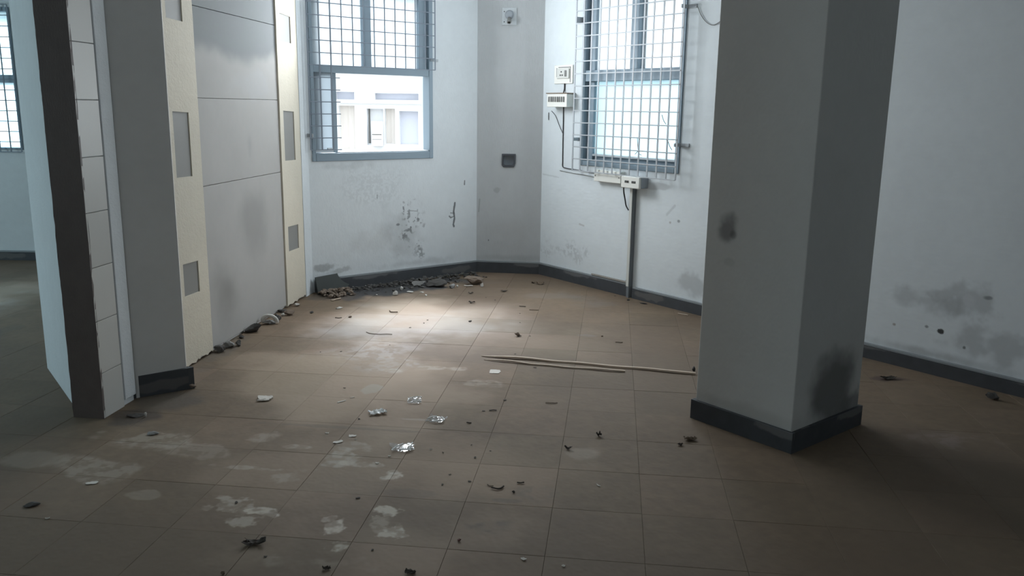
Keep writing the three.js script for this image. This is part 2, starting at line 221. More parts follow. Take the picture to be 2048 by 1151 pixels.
// ---------------------------------------------------------------- floor and its tiles
const pale = [0.52, 0.465, 0.39], paleGrey = [0.38, 0.33, 0.27], dirt = [0.10, 0.085, 0.07];
const FX = -3.4, FZ = -8.5, FW = 6.4, FH = 6.4;
const st = (x, z, rx, rz, c, a, o = {}) => ({ x, y: z, rx, ry: rz, c, a, ...o });
const floorStainsAndLight = [
  // pale trampled dust from the window inward, window light on the floor painted in
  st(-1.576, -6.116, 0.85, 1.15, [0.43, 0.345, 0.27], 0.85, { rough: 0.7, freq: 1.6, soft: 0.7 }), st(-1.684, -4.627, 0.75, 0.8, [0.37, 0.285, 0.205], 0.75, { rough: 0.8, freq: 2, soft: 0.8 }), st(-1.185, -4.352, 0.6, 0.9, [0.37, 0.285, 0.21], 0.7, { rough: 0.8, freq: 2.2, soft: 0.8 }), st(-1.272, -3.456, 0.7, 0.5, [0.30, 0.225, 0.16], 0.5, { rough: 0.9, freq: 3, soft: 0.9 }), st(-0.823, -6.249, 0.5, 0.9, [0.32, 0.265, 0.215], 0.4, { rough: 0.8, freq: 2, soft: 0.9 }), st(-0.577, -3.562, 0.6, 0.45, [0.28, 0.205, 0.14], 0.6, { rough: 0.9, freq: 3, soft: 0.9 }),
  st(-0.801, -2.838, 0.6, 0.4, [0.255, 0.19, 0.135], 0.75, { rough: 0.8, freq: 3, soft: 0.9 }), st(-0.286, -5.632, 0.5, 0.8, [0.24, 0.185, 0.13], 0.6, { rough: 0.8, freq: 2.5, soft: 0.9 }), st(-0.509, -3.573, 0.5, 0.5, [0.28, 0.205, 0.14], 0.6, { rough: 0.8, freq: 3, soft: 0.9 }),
  // worn plaster smears and old footmarks on the tiles
  st(-1.020, -2.924, 0.045, 0.085, pale, 0.85, { rough: 0.95, freq: 22, soft: 0.4, patchy: 1, rot: 0.25 }), st(-0.948, -2.771, 0.055, 0.035, pale, 0.85, { rough: 0.95, freq: 22, soft: 0.4, patchy: 1 }), st(-1.069, -2.966, 0.035, 0.03, pale, 0.4, { rough: 0.95, freq: 22, soft: 0.4, patchy: 1 }),
  st(-0.851, -3.058, 0.05, 0.06, pale, 0.85, { rough: 0.95, freq: 22, soft: 0.4, patchy: 1 }), st(-0.797, -2.896, 0.06, 0.055, pale, 0.85, { rough: 0.95, freq: 22, soft: 0.4, patchy: 1, rot: 0.4 }), st(-0.852, -2.990, 0.035, 0.08, pale, 0.35, { rough: 0.95, freq: 20, soft: 0.5, patchy: 1 }),
  st(-1.499, -3.024, 0.09, 0.08, paleGrey, 0.85, { rough: 0.95, freq: 22, soft: 0.4, patchy: 1 }), st(-1.391, -2.902, 0.06, 0.05, paleGrey, 0.85, { rough: 0.95, freq: 22, soft: 0.4, patchy: 1 }), st(-1.331, -2.987, 0.075, 0.045, pale, 0.85, { rough: 0.95, freq: 22, soft: 0.4, patchy: 1 }),
  st(-0.924, -3.390, 0.045, 0.065, pale, 0.85, { rough: 0.95, freq: 22, soft: 0.35, rot: -0.4, patchy: 1 }), st(-1.218, -3.549, 0.08, 0.13, paleGrey, 0.8, { rough: 0.75, freq: 14, soft: 0.25, patchy: 1 }), st(-1.199, -3.672, 0.10, 0.06, paleGrey, 0.5, { rough: 0.8, freq: 12, soft: 0.3, patchy: 1 }), st(-1.097, -3.494, 0.10, 0.035, pale, 0.45, { rough: 0.9, freq: 16, patchy: 1 }),
  st(-1.346, -3.311, 0.08, 0.06, paleGrey, 0.45, { rough: 0.9, freq: 12, patchy: 1 }), st(-1.647, -3.729, 0.09, 0.08, paleGrey, 0.5, { rough: 0.8, freq: 10, patchy: 1 }), st(-1.572, -3.383, 0.16, 0.02, pale, 0.35, { rough: 1.0, freq: 20, soft: 0.6, patchy: 1 }), st(-1.461, -3.643, 0.08, 0.03, pale, 0.4, { rough: 0.9, patchy: 1 }),
  st(-1.332, -4.518, 0.07, 0.09, paleGrey, 0.85, { rough: 0.5, freq: 8, soft: 0.2 }), st(-1.296, -4.890, 0.09, 0.05, pale, 0.5, { rough: 0.8, freq: 10, patchy: 1 }), st(-1.094, -4.975, 0.2, 0.05, pale, 0.35, { rough: 0.9, patchy: 1 }), st(-0.739, -4.734, 0.14, 0.06, paleGrey, 0.45, { rough: 0.8, patchy: 1 }), st(-0.981, -4.088, 0.2, 0.02, paleGrey, 0.5, { rough: 0.8 }),
  st(-1.506, -5.301, 0.4, 0.5, [0.47, 0.45, 0.43], 0.4, { rough: 0.8, freq: 3, soft: 0.7, patchy: 1 }), st(-1.815, -5.996, 0.5, 0.5, [0.48, 0.46, 0.45], 0.45, { rough: 0.8, freq: 3, soft: 0.8 }), st(-1.172, -6.033, 0.5, 0.6, [0.48, 0.46, 0.45], 0.4, { rough: 0.8, freq: 3, soft: 0.8 }),
  st(-2.213, -3.259, 0.3, 0.14, paleGrey, 0.45, { rough: 0.9, freq: 5, patchy: 1 }), st(-2.203, -3.610, 0.22, 0.14, paleGrey, 0.5, { rough: 0.9, freq: 6, patchy: 1 }), st(-1.839, -3.543, 0.2, 0.08, paleGrey, 0.35, { rough: 0.9, freq: 7, patchy: 1 }), st(-1.865, -3.060, 0.1, 0.04, paleGrey, 0.35, { rough: 0.9 }), st(-2.587, -3.311, 0.2, 0.12, paleGrey, 0.3, { rough: 0.9, freq: 6 }),
  st(-0.107, -3.779, 0.1, 0.08, paleGrey, 0.35, { rough: 0.5, soft: 0.6 }), st(1.715, -4.251, 0.35, 0.14, [0.26, 0.205, 0.185], 0.5, { rough: 1.0, freq: 6, soft: 0.8, patchy: 1 }),
  // dirt; the dark grit band below the window also carries shade in its colour
  
  st(-1.896, -7.288, 0.82, 0.32, [0.045, 0.045, 0.048], 0.97, { rough: 0.5, freq: 6, soft: 0.4, rot: -0.78 }), st(-2.368, -6.823, 0.28, 0.2, [0.10, 0.08, 0.065], 0.8, { rough: 0.5, freq: 6, soft: 0.5 }), st(-1.058, -7.650, 0.3, 0.08, [0.16, 0.12, 0.09], 0.6, { rough: 0.8, freq: 8, soft: 0.6 }),
  st(-2.519, -5.070, 0.12, 0.5, [0.12, 0.10, 0.08], 0.6, { rough: 0.6, freq: 7, soft: 0.6 }), st(-2.401, -4.157, 0.3, 0.2, dirt, 0.75, { rough: 0.6, freq: 6, soft: 0.6 }), st(-2.415, -3.884, 0.2, 0.15, [0.07, 0.055, 0.045], 0.8, { rough: 0.5, freq: 7, soft: 0.4 }),
  st(-0.279, -3.322, 0.14, 0.1, dirt, 0.35, { rough: 0.8, freq: 9, soft: 0.8, patchy: 1 }), st(-0.414, -2.993, 0.09, 0.06, dirt, 0.5, { rough: 0.8, freq: 14, soft: 0.7, patchy: 1 }),
  st(-0.154, -6.975, 0.5, 0.18, [0.17, 0.16, 0.145], 0.4, { rough: 0.8, freq: 5, soft: 0.8, rot: 0.78 }), st(1.740, -5.217, 0.16, 0.05, [0.07, 0.045, 0.04], 0.75, { rough: 0.9, freq: 9, soft: 0.5 }), st(-0.596, -7.190, 0.3, 0.14, [0.22, 0.19, 0.16], 0.4, { rough: 0.9, freq: 5, soft: 0.9 }),
  st(-1.278, -3.920, 0.5, 0.02, dirt, 0.3, { rough: 0.8 }), st(-0.396, -3.233, 0.06, 0.02, dirt, 0.4, { rough: 0.9 }), st(-0.177, -5.917, 0.09, 0.04, [0.2, 0.18, 0.16], 0.4, { rough: 0.9 }), st(-0.803, -3.243, 0.2, 0.04, dirt, 0.25, { rough: 0.9 }), st(-0.988, -2.648, 0.2, 0.05, [0.33, 0.28, 0.23], 0.35, { rough: 1.0, freq: 14, soft: 0.7, patchy: 1 }),
];
const floorMap = paint(2048, 2048, FW, FH, [0.172, 0.122, 0.079], floorStainsAndLight, { x0: FX, y0: FZ, seed: 211, coarse: 0.2, fine: 0.12, tint: [0.135, 0.097, 0.067, 0.6], scale: 1.2 });
floorMap.wrapS = floorMap.wrapT = THREE.MirroredRepeatWrapping;
const floorBump = grainAt(2.5);
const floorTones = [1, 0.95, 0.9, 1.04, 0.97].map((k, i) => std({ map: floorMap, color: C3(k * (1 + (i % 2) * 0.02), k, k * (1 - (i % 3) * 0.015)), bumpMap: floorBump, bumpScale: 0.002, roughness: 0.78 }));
const floor = thing('floor', 'dusty brown grey tiled floor with pale smears and scattered rubbish', 'floor', [0, 0, 0], 0, undefined, S);
part('subfloor', slab(-0.14, -0.0035), grout, floor);
const TX = 0.3625, TZ = 0.3865, TX0 = -0.92, TZ0 = -2.81;
function inRoom(x, z) { let c = false; for (let i = 0, j = outline.length - 1; i < outline.length; j = i++) { const a = outline[i], b = outline[j]; if ((a[2] > z) !== (b[2] > z) && x < (b[0] - a[0]) * (z - a[2]) / (b[2] - a[2]) + a[0]) c = !c; } return c; }
function tileGeo(x0, x1, z0, z1, y) {
  const g = 0.0004, c = 0.001, P = [], U = [], N = [];
  const q = (a, b, cc, d) => { for (const p of [a, b, cc, a, cc, d]) { P.push(...p); U.push((p[0] - FX) / FW, (p[2] - FZ) / FH); } };
  const X0 = x0 + g, X1 = x1 - g, Z0 = z0 + g, Z1 = z1 - g, a = [X0, y - 0.0012, Z0], b = [X1, y - 0.0012, Z0], d = [X1, y - 0.0012, Z1], e = [X0, y - 0.0012, Z1];
  const A = [X0 + c, y, Z0 + c], B = [X1 - c, y, Z0 + c], D = [X1 - c, y, Z1 - c], E = [X0 + c, y, Z1 - c], dn = (p) => [p[0], -0.0033, p[2]];
  q(A, E, D, B); q(a, A, B, b); q(b, B, D, d); q(d, D, E, e); q(e, E, A, a); q(dn(a), a, b, dn(b)); q(dn(b), b, d, dn(d)); q(dn(d), d, e, dn(e)); q(dn(e), e, a, dn(a));
  const geo = new THREE.BufferGeometry(); geo.setAttribute('position', new THREE.Float32BufferAttribute(P, 3)); geo.setAttribute('uv', new THREE.Float32BufferAttribute(U, 2)); geo.computeVertexNormals(); return geo;
}
{
  camera.updateMatrixWorld(true); camera.updateProjectionMatrix();
  const cells = [], v = new THREE.Vector3(), r = rng(5);
  for (let i = -22; i < 17; i++) for (let k = -15; k < 20; k++) {
    const x = TX0 + (i + 0.5) * TX, z = TZ0 - (k + 0.5) * TZ, y = (r() - 0.5) * 0.0012, tone = Math.floor(r() * 5);
    if (!inRoom(x, z)) continue;
    v.set(x, 0, z).project(camera);
    const seen = Math.abs(v.x) < 1.08 && Math.abs(v.y) < 1.1 && v.z < 1 && z < -1 && !(x < -2.75 && z > -7.2 && z < -4.4 && x > -5) && !(x > 0.1 - (z + 8.16) * 0 && (x - WR.p[0]) * WR.n[0] + (z - WR.p[1]) * WR.n[1] < 0);
    cells.push({ x, z, y, tone, d: seen ? Math.hypot(x, z) : 99 });
  }
  cells.sort((a, b) => a.d - b.d);
  const rest = [];
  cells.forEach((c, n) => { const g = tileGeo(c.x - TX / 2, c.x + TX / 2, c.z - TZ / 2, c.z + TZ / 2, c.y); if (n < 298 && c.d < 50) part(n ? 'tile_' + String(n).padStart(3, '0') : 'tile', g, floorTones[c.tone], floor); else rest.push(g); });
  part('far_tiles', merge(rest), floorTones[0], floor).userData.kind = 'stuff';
}

// ---------------------------------------------------------------- skirtings
function skirting(name, label, W, s0, s1, h = 0.118, t = 0.02) {
  const o = thing(name, label, 'skirting', W.pos(), W.turn, undefined, S);
  part('stone_band', boxUV(span(s0, s1, -0.004, h - 0.018, 0, t)), skirt, o); part('dusty_ledge', boxUV(rspan(s0, s1, h - 0.018, h, 0, t - 0.004, 0.004)), ledge, o, 'grey dusty top edge');
  return o;
}
skirting('baseboard_left_bay', 'dark stone skirting below the half open window, behind the rubble', WL, 0.02, WL.len + 0.01);
skirting('baseboard_centre_bay', 'short dark stone skirting of the narrow bay wall', WC, 0, WC.len);
skirting('baseboard_right_window', 'dark stone skirting from the bay corner to the wire trunking', WR, 0, 1.25, 0.118);
skirting('baseboard_right', 'dark stone skirting running on behind the square column', WR, 1.29, WR.len, 0.1, 0.028);
skirting('baseboard_far_left', 'dark skirting along the far wall of the side room', WF, 0, WF.len, 0.1);

// ---------------------------------------------------------------- the square column on the right
const COL = new Wall([0.479, -4.34], [0.9, -3.934]);
{
  const L = 0.575, D = 0.61, o = thing('column', 'square plastered column standing free on the right with a dark skirting', 'column', COL.pos(), COL.turn, undefined, S);
  const mp = paint(1024, 1024, 2.4, 3, [0.56, 0.56, 0.54], [
    { ...xy(0.137, 1.035), rx: 0.075, ry: 0.1, c: [0.17, 0.165, 0.165], a: 0.8, soft: 0.75, rough: 0.55, freq: 10 }, { ...xy(0.164, 1.001), rx: 0.03, ry: 0.03, c: [0.1, 0.1, 0.1], a: 0.5, soft: 0.6 }, { ...xy(0.151, 0.864), rx: 0.05, ry: 0.035, c: [0.44, 0.45, 0.43], a: 0.5, soft: 0.4, rough: 0.4 },
    { x: 0.9, y: 0.25, rx: 0.25, ry: 0.25, c: [0.06, 0.06, 0.06], a: 0.75, soft: 0.9, rough: 0.6, freq: 5 }, { x: 1.15, y: 0.12, rx: 0.2, ry: 0.12, c: [0.05, 0.05, 0.05], a: 0.6, soft: 0.8, rough: 0.6 }, { x: 0.3, y: 0.13, rx: 0.5, ry: 0.06, c: [0.35, 0.34, 0.31], a: 0.4, soft: 0.9 },
  ], { seed: 301, coarse: 0.06, fine: 0.02 });
  const g = rspan(0, L, -0.05, CEIL, -D, 0, 0.006), p = g.attributes.position, n = g.attributes.normal, uv = new Float32Array(p.count * 2);
  for (let i = 0; i < p.count; i++) { uv[i * 2] = (Math.abs(n.getX(i)) > Math.abs(n.getZ(i)) ? (n.getX(i) > 0 ? L - p.getZ(i) : -0.6 + p.getZ(i)) : (n.getZ(i) > 0 ? p.getX(i) : 1.2 + p.getX(i))) / 2.4; uv[i * 2 + 1] = p.getY(i) / 3; }
  g.setAttribute('uv', new THREE.BufferAttribute(uv, 2));
  part('shaft', g, std({ map: mp, bumpMap: bumpWall, bumpScale: 0.0015, roughness: 0.85 }), o);
  for (const b of [[-0.018, L + 0.018, 0, 0.018], [-0.018, L + 0.018, -D - 0.018, -D], [-0.018, 0, -D, 0], [L, L + 0.018, -D, 0]]) part('skirting_stone', boxUV(rspan(b[0], b[1], -0.004, 0.105, b[2], b[3], 0.003)), skirt, o);
}

// ---------------------------------------------------------------- the row of pilasters and panels on the left
{
  const core = single('wall_left', 'grey core wall behind the cream pilasters and lining panels', 'wall', boxUV(span(4.72, 6.95, -0.05, CEIL, -0.45, -0.03)), greyWall, WP.pos(), WP.turn, undefined, S);
  function pilaster(name, label, s0, s1, holes) {
    const o = thing(name, label, 'pilaster', WP.pos(), WP.turn, undefined, S), r = rng(Math.round(s0 * 100));
    const sh = new THREE.Shape(), n = 14; sh.moveTo(s1, CEIL); sh.lineTo(s0, CEIL);
    for (let i = 1; i < 30; i++) sh.lineTo(s0 + (r() - 0.5) * 0.004, CEIL - i * 0.1);
    for (let i = 0; i <= n; i++) sh.lineTo(s0 + (s1 - s0) * i / n, 0.004 + r() * 0.022);
    for (let i = 29; i > 0; i--) sh.lineTo(s1 + (r() - 0.5) * 0.004, CEIL - i * 0.1);
    for (const q of holes) { const hp = new THREE.Path(); q.forEach((p, i) => (i ? hp.lineTo(...p) : hp.moveTo(...p))); hp.closePath(); sh.holes.push(hp); }
    part('shaft', boxUV(new THREE.ExtrudeGeometry(sh, { depth: 0.03, bevelEnabled: false }).translate(0, 0, -0.03)), cream, o);
    for (const q of holes) { const f = new THREE.Shape(q.map((p) => new THREE.Vector2(...p))); part('inset_panel', new THREE.ExtrudeGeometry(f, { depth: 0.016, bevelEnabled: false }).translate(0, 0, -0.0225), greyInset, o, 'flat grey inset panel'); }
    return o;
  }
  const ins = (s0, s1) => [[0.445, 0.645], [1.166, 1.552], [2.073, 2.278]].map(([a, b]) => [[s0, a], [s1, a - 0.004], [s1, b - 0.008], [s0, b]]);
  pilaster('pilaster', 'wider cream pilaster with grey insets, next to the grey angled pier', 4.70, 5.062, ins(4.745, 4.935));
  pilaster('pilaster', 'cream pilaster with grey insets beside the half open window', 6.36, 6.77, ins(6.43, 6.65));
  const pn = thing('lining_panel', 'tall dull grey lining of stacked sheets between the two cream pilasters', 'panel', WP.pos(), WP.turn, undefined, S);
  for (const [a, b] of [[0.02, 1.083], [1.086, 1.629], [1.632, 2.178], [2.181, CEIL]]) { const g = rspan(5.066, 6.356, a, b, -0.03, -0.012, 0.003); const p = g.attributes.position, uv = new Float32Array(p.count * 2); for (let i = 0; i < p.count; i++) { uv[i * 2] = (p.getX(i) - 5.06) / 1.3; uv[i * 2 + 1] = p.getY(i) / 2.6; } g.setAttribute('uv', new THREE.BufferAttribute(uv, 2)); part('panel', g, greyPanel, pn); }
  // white plaster strip to the window corner
  single('trim_1', 'narrow white plaster strip between the cream pilaster and the window wall', 'plaster strip', boxUV(rspan(6.772, 6.94, -0.01, CEIL, -0.05, 0.004, 0.003)), plaster, WP.pos(), WP.turn, undefined, S);
  // grey angled pier
  const foot = [[-2.57, -4.165], [-2.375, -4.362], [-2.565, -4.715], [-2.95, -4.715], [-2.95, -4.165]];
  const ext = (pts, y0, y1) => boxUV(new THREE.ExtrudeGeometry(new THREE.Shape(pts.map((p) => new THREE.Vector2(p[0], -p[1]))), { depth: y1 - y0, bevelEnabled: false }).rotateX(-Math.PI / 2).translate(0, y0, 0));
  const pr = thing('angled_pier', 'grey plastered angled pier between the tiled pier and the first cream pilaster', 'pier', [0, 0, 0], 0, undefined, S);
  part('shaft', ext(foot, -0.02, CEIL), greyWall, pr);
  part('skirting_stone', ext([[-2.583, -4.155], [-2.36, -4.352], [-2.34, -4.378], [-2.365, -4.39], [-2.575, -4.19]], -0.004, 0.125), skirt, pr);
  // tiled pier: wooden jamb, white tiles, plaster strip
  const tp = thing('tiled_pier', 'narrow pier faced with stacked white tiles and a dark wooden jamb', 'pier', [0, 0, 0], 0, undefined, S);
  part('core', boxUV(span(-2.715, -2.572, -0.02, CEIL, -4.14, -3.857)), plaster, tp);
  { const g = new THREE.BoxGeometry(0.168, CEIL, 0.014, 8, 60, 1), p = g.attributes.position, r = rng(77); for (let i = 0; i < p.count; i++) { if (Math.abs(p.getX(i)) > 0.08) p.setX(i, p.getX(i) + (r() - 0.5) * 0.0035); } g.translate(-2.644, CEIL / 2, -3.85); g.computeVertexNormals(); part('wooden_jamb', planarUV(g, 0.5, 3), darkWood, tp, 'dark brown rough wooden board'); }
  const joints = [0.0, 0.24, 0.513, 0.787, 1.062, 1.333, 1.608, 1.878, 2.15, 2.425, 2.7, 2.98];
  for (let i = 0; i + 1 < joints.length; i++) part(i ? 'tile_' + String(i).padStart(3, '0') : 'tile', rspan(-2.572, -2.56, joints[i] + 0.0015, joints[i + 1] - 0.0015, -4.032, -3.846, 0.002), tileWhite[i % 4], tp);
  part('plaster_edge', boxUV(rspan(-2.572, -2.556, 0.035, CEIL, -4.142, -4.037, 0.004)), plaster, tp, 'narrow white plaster edge');
  // pale wall stub running back into the side room
  const W = new Wall([-3.40, -4.59], [-2.74, -3.905]);
  single('wall_stub', 'pale wall stub running back into the side room behind the wooden jamb', 'wall', boxUV(span(0, 0.80, -0.02, CEIL, -0.2, 0)), plaster, W.pos(), W.turn, undefined, S);
}

// ---------------------------------------------------------------- windows
function glazing(W, name, label, o) {
  const t = thing(name, label, 'window', W.pos(), W.turn, undefined, S);
  for (const [nm, a, mat, lb] of o.bars) part(nm, rspan(...a, 0.004), mat, t, lb);
  for (const [a, mat] of o.panes) part('pane', span(...a), mat, t);
  return t;
}
function daylight(W, name, s, h, w, hh, k, color = DAY, d = 0.1) {
  const l = new THREE.RectAreaLight(color, k, w, hh); l.name = name; l.position.set(...W.at(s, h, d)); l.lookAt(...W.at(s, h, d + 1)); scene.add(l);
}
const top = 2.62;
const winL = glazing(WL, 'window_1', 'blue grey metal window with one lower sash pushed aside, open to the bright yard', {
  bars: [['frame', [0.04, 0.072, 1.13, top, -0.1, 0.012], alu], ['frame', [1.2, 1.24, 1.13, top, -0.1, 0.012], alu], ['frame', [0.072, 1.2, 1.13, 1.195, -0.1, 0.012], alu], ['frame', [0.072, 1.2, 2.58, top, -0.1, 0.012], alu],
    ['transom', [0.072, 1.2, 1.865, 1.925, -0.09, 0.008], alu], ['mullion', [0.555, 0.62, 1.925, 2.58, -0.085, 0.004], alu],
    ['sash_stile', [0.262, 0.302, 1.2, 1.865, -0.075, -0.045], alu], ['sash_stile', [0.075, 0.09, 1.2, 1.865, -0.075, -0.045], alu], ['sash_rail', [0.09, 0.262, 1.2, 1.228, -0.075, -0.045], aluPale, 'pale lower rail of the closed sash'],
    ['sash_stile', [1.115, 1.2, 1.925, 2.58, -0.08, -0.02], alu], ['sill_strip', [0.3, 1.2, 1.195, 1.205, -0.11, 0.0], aluPale, 'pale sliding track'], ['handle', [0.20, 0.262, 1.226, 1.24, -0.05, -0.03], aluPale]],
  panes: [[[0.072, 0.555, 1.925, 2.58, -0.062, -0.058], frosted], [[0.62, 1.115, 1.925, 2.58, -0.062, -0.058], frosted], [[0.09, 0.262, 1.228, 1.865, -0.062, -0.058], frostedGrey]],
});
const winR = glazing(WR, 'window_2', 'blue grey metal window with frosted panes behind the white grille', {
  bars: [['frame', [0.54, 0.585, 1.10, top, -0.1, 0.012], alu], ['frame', [1.68, 1.725, 1.10, top, -0.1, 0.012], alu], ['frame', [0.585, 1.68, 1.10, 1.14, -0.1, 0.012], alu], ['frame', [0.585, 1.68, 2.58, top, -0.1, 0.012], alu],
    ['transom', [0.585, 1.68, 1.835, 1.93, -0.09, 0.006], alu], ['mullion', [1.127, 1.217, 1.93, 2.58, -0.085, 0.004], alu],
    ['sash_stile', [0.595, 0.668, 1.93, 2.58, -0.075, -0.03], alu], ['sash_stile', [1.655, 1.68, 1.93, 2.58, -0.075, -0.03], alu], ['sash_stile', [0.595, 0.668, 1.15, 1.835, -0.075, -0.03], alu], ['sash_stile', [1.668, 1.68, 1.15, 1.835, -0.075, -0.03], alu],
    ['sash_rail', [0.668, 1.668, 1.185, 1.205, -0.075, -0.03], aluPale, 'pale lower sash rail'], ['sash_rail', [0.595, 1.68, 1.145, 1.185, -0.095, -0.06], alu], ['sash_stile', [1.217, 1.245, 1.93, 2.58, -0.078, -0.05], aluPale, 'pale inner stile']],
  panes: [[[0.668, 1.127, 1.93, 2.58, -0.062, -0.058], frostedBright], [[1.245, 1.655, 1.93, 2.58, -0.062, -0.058], frostedBright], [[0.668, 1.668, 1.205, 1.835, -0.062, -0.058], frostedCyan]],
});
for (const pts of [[[1.255, 1.37], [1.265, 1.29], [1.275, 1.235]], [[1.265, 1.25], [1.235, 1.225]], [[1.275, 1.235], [1.31, 1.222]], [[1.52, 1.56], [1.545, 1.51], [1.57, 1.485]], [[1.6, 1.35], [1.63, 1.3], [1.65, 1.28]]]) part('crack', tube(pts.map((p) => [p[0] - 0.06, p[1], -0.055]), 0.0028, 10, 5), dark, winR, 'thin dark crack in the lower pane');
const winF = glazing(WF, 'window_3', 'barred side room window with pale cyan frosted panes at the left edge', {
  bars: [['frame', [1.52, 1.56, 1.12, 2.48, -0.1, 0.012], alu], ['frame', [2.735, 2.76, 1.12, 2.48, -0.1, 0.012], alu], ['frame', [1.56, 2.735, 1.12, 1.14, -0.1, 0.012], alu], ['frame', [1.56, 2.735, 2.44, 2.48, -0.1, 0.012], alu], ['transom', [1.56, 2.735, 1.77, 1.845, -0.09, 0.006], alu], ['mullion', [2.11, 2.17, 1.845, 2.44, -0.085, 0.004], alu]],
  panes: [[[1.56, 2.11, 1.845, 2.44, -0.062, -0.058], frostedCyan], [[2.17, 2.735, 1.845, 2.44, -0.062, -0.058], frostedCyan], [[1.56, 2.735, 1.14, 1.77, -0.062, -0.058], frostedCyan]],
});
glazing(WS, 'window_4', 'added unseen wide frosted window in the outer wall of the side room', {  // out-of-view window added to light the wall stub and side faces
  bars: [['frame', [7.2, 7.25, 1.0, 2.4, -0.1, 0.012], alu], ['frame', [8.85, 8.9, 1.0, 2.4, -0.1, 0.012], alu], ['frame', [7.25, 8.85, 1.0, 1.05, -0.1, 0.012], alu], ['frame', [7.25, 8.85, 2.35, 2.4, -0.1, 0.012], alu], ['mullion', [8.02, 8.08, 1.05, 2.35, -0.09, 0.006], alu]],
  panes: [[[7.25, 8.02, 1.05, 2.35, -0.062, -0.058], frosted], [[8.08, 8.85, 1.05, 2.35, -0.062, -0.058], frosted]],
});
const plainWindow = (W, name, label, a, b) => glazing(W, name, label, {
  bars: [['frame', [a, a + 0.05, 1.0, 2.4, -0.1, 0.012], alu], ['frame', [b - 0.05, b, 1.0, 2.4, -0.1, 0.012], alu], ['frame', [a + 0.05, b - 0.05, 1.0, 1.05, -0.1, 0.012], alu], ['frame', [a + 0.05, b - 0.05, 2.35, 2.4, -0.1, 0.012], alu], ['mullion', [(a + b) / 2 - 0.03, (a + b) / 2 + 0.03, 1.05, 2.35, -0.09, 0.006], alu]],
  panes: [[[a + 0.05, (a + b) / 2 - 0.03, 1.05, 2.35, -0.062, -0.058], frosted], [[(a + b) / 2 + 0.03, b - 0.05, 1.05, 2.35, -0.062, -0.058], frosted]],
});
plainWindow(WB, 'window_5', 'added unseen wide frosted window in the wall behind the viewer', 3.9, 6.1);  // unseen window added as frontal fill for faces turned to the viewer
daylight(WL, 'daylight_left', 0.6, 2.25, 1.04, 0.64, DAYLIGHT.left);
daylight(WR, 'daylight_right_upper', 1.16, 2.25, 0.98, 0.64, DAYLIGHT.rightUpper);
daylight(WR, 'daylight_right_lower', 1.168, 1.52, 0.98, 0.62, DAYLIGHT.rightLower);
daylight(WF, 'daylight_far', 2.15, 1.8, 1.15, 1.25, DAYLIGHT.far, DAYCYAN);
daylight(WS, 'fill_side', 8.05, 1.7, 1.55, 1.25, DAYLIGHT.side, DAYCYAN);  // added fill at the unseen side room window
daylight(WB, 'fill_behind', 5.0, 1.7, 2.0, 1.25, DAYLIGHT.behind);  // added fill from behind the viewer

// ---------------------------------------------------------------- window grilles (things bolted in front of the windows)
const grilleParts = { v: new Map(), h: new Map() };
function bar(kind, len, w, d) { const k = kind + len.toFixed(3); if (!grilleParts[kind].has(k)) grilleParts[kind].set(k, kind === 'v' ? new RoundedBoxGeometry(w, len, d, 1, 0.0015) : new RoundedBoxGeometry(len, w, d, 1, 0.0015)); return grilleParts[kind].get(k); }
function grille(W, label, s0, s1, h0, h1, d, nv, nh, cut, w = 0.009, paint = barPaint) {
  const o = thing('window_grille', label, 'window grille', W.at(s0, h0, d), W.turn), wid = s1 - s0, hei = h1 - h0;
  for (let i = 0; i <= nv; i++) {
    const x = wid * i / nv, lo = cut && s0 + x > cut[0] + 0.01 ? cut[1] - h0 : 0, edge = i === 0 || i === nv, m = part(i ? 'vertical_bar_' + String(i).padStart(3, '0') : 'vertical_bar', bar('v', hei - lo, edge ? w * 1.3 : w, 0.006), paint, o); m.position.set(x, (hei + lo) / 2, 0);
  }
  for (let k = 0; k <= nh; k++) {
    const y = hei * k / nh, hi = cut && h0 + y < cut[1] - 0.02 ? cut[0] - s0 : wid, m = part(k ? 'cross_bar_' + String(k).padStart(3, '0') : 'cross_bar', bar('h', hi, w * 0.8, 0.005), paint, o); m.position.set(hi / 2, y, 0.0045);
  }
  return o;
}
const gL = grille(WL, 'thin barred grille over the half open window, cut away at its open sash', 0.0, 1.228, 1.23, 2.612, 0.07, 12, 14, [0.28, 1.92], 0.010, barBacklit);
const gR = grille(WR, 'white barred grille standing off the wall over the closed right window', 0.528, 1.758, 1.053, 2.64, 0.08, 12, 15, null, 0.0125);
const gF = grille(WF, 'barred grille over the cyan side room window', 1.5, 2.77, 1.1, 2.50, 0.05, 12, 14, null, 0.010, barBacklit);
function lug(g, W, s, h, len, d, s0, h0, wide = 0.028) { const m = part('bracket', rspan(0, len, -wide / 2, wide / 2, -d, -d + 0.012, 0.002), barPaint, g); m.position.set(s - s0, h - h0, 0); const q = part('bracket', rspan(-0.006, 0.006, -wide / 2, wide / 2, -d, 0.0, 0.002), barPaint, g); q.position.set(s - s0 + (len > 0.07 ? 0.01 : len - 0.01), h - h0, 0); }
lug(gR, WR, 1.72, 2.378, 0.1, 0.08, 0.528, 1.053); lug(gR, WR, 1.72, 1.328, 0.1, 0.08, 0.528, 1.053); lug(gR, WR, 0.49, 1.33, 0.05, 0.08, 0.528, 1.053); lug(gR, WR, 0.47, 2.36, 0.06, 0.08, 0.528, 1.053, 0.05);
lug(gL, WL, -0.01, 1.35, 0.04, 0.07, 0.0, 1.23); lug(gL, WL, 1.21, 2.01, 0.09, 0.07, 0.0, 1.23, 0.02);

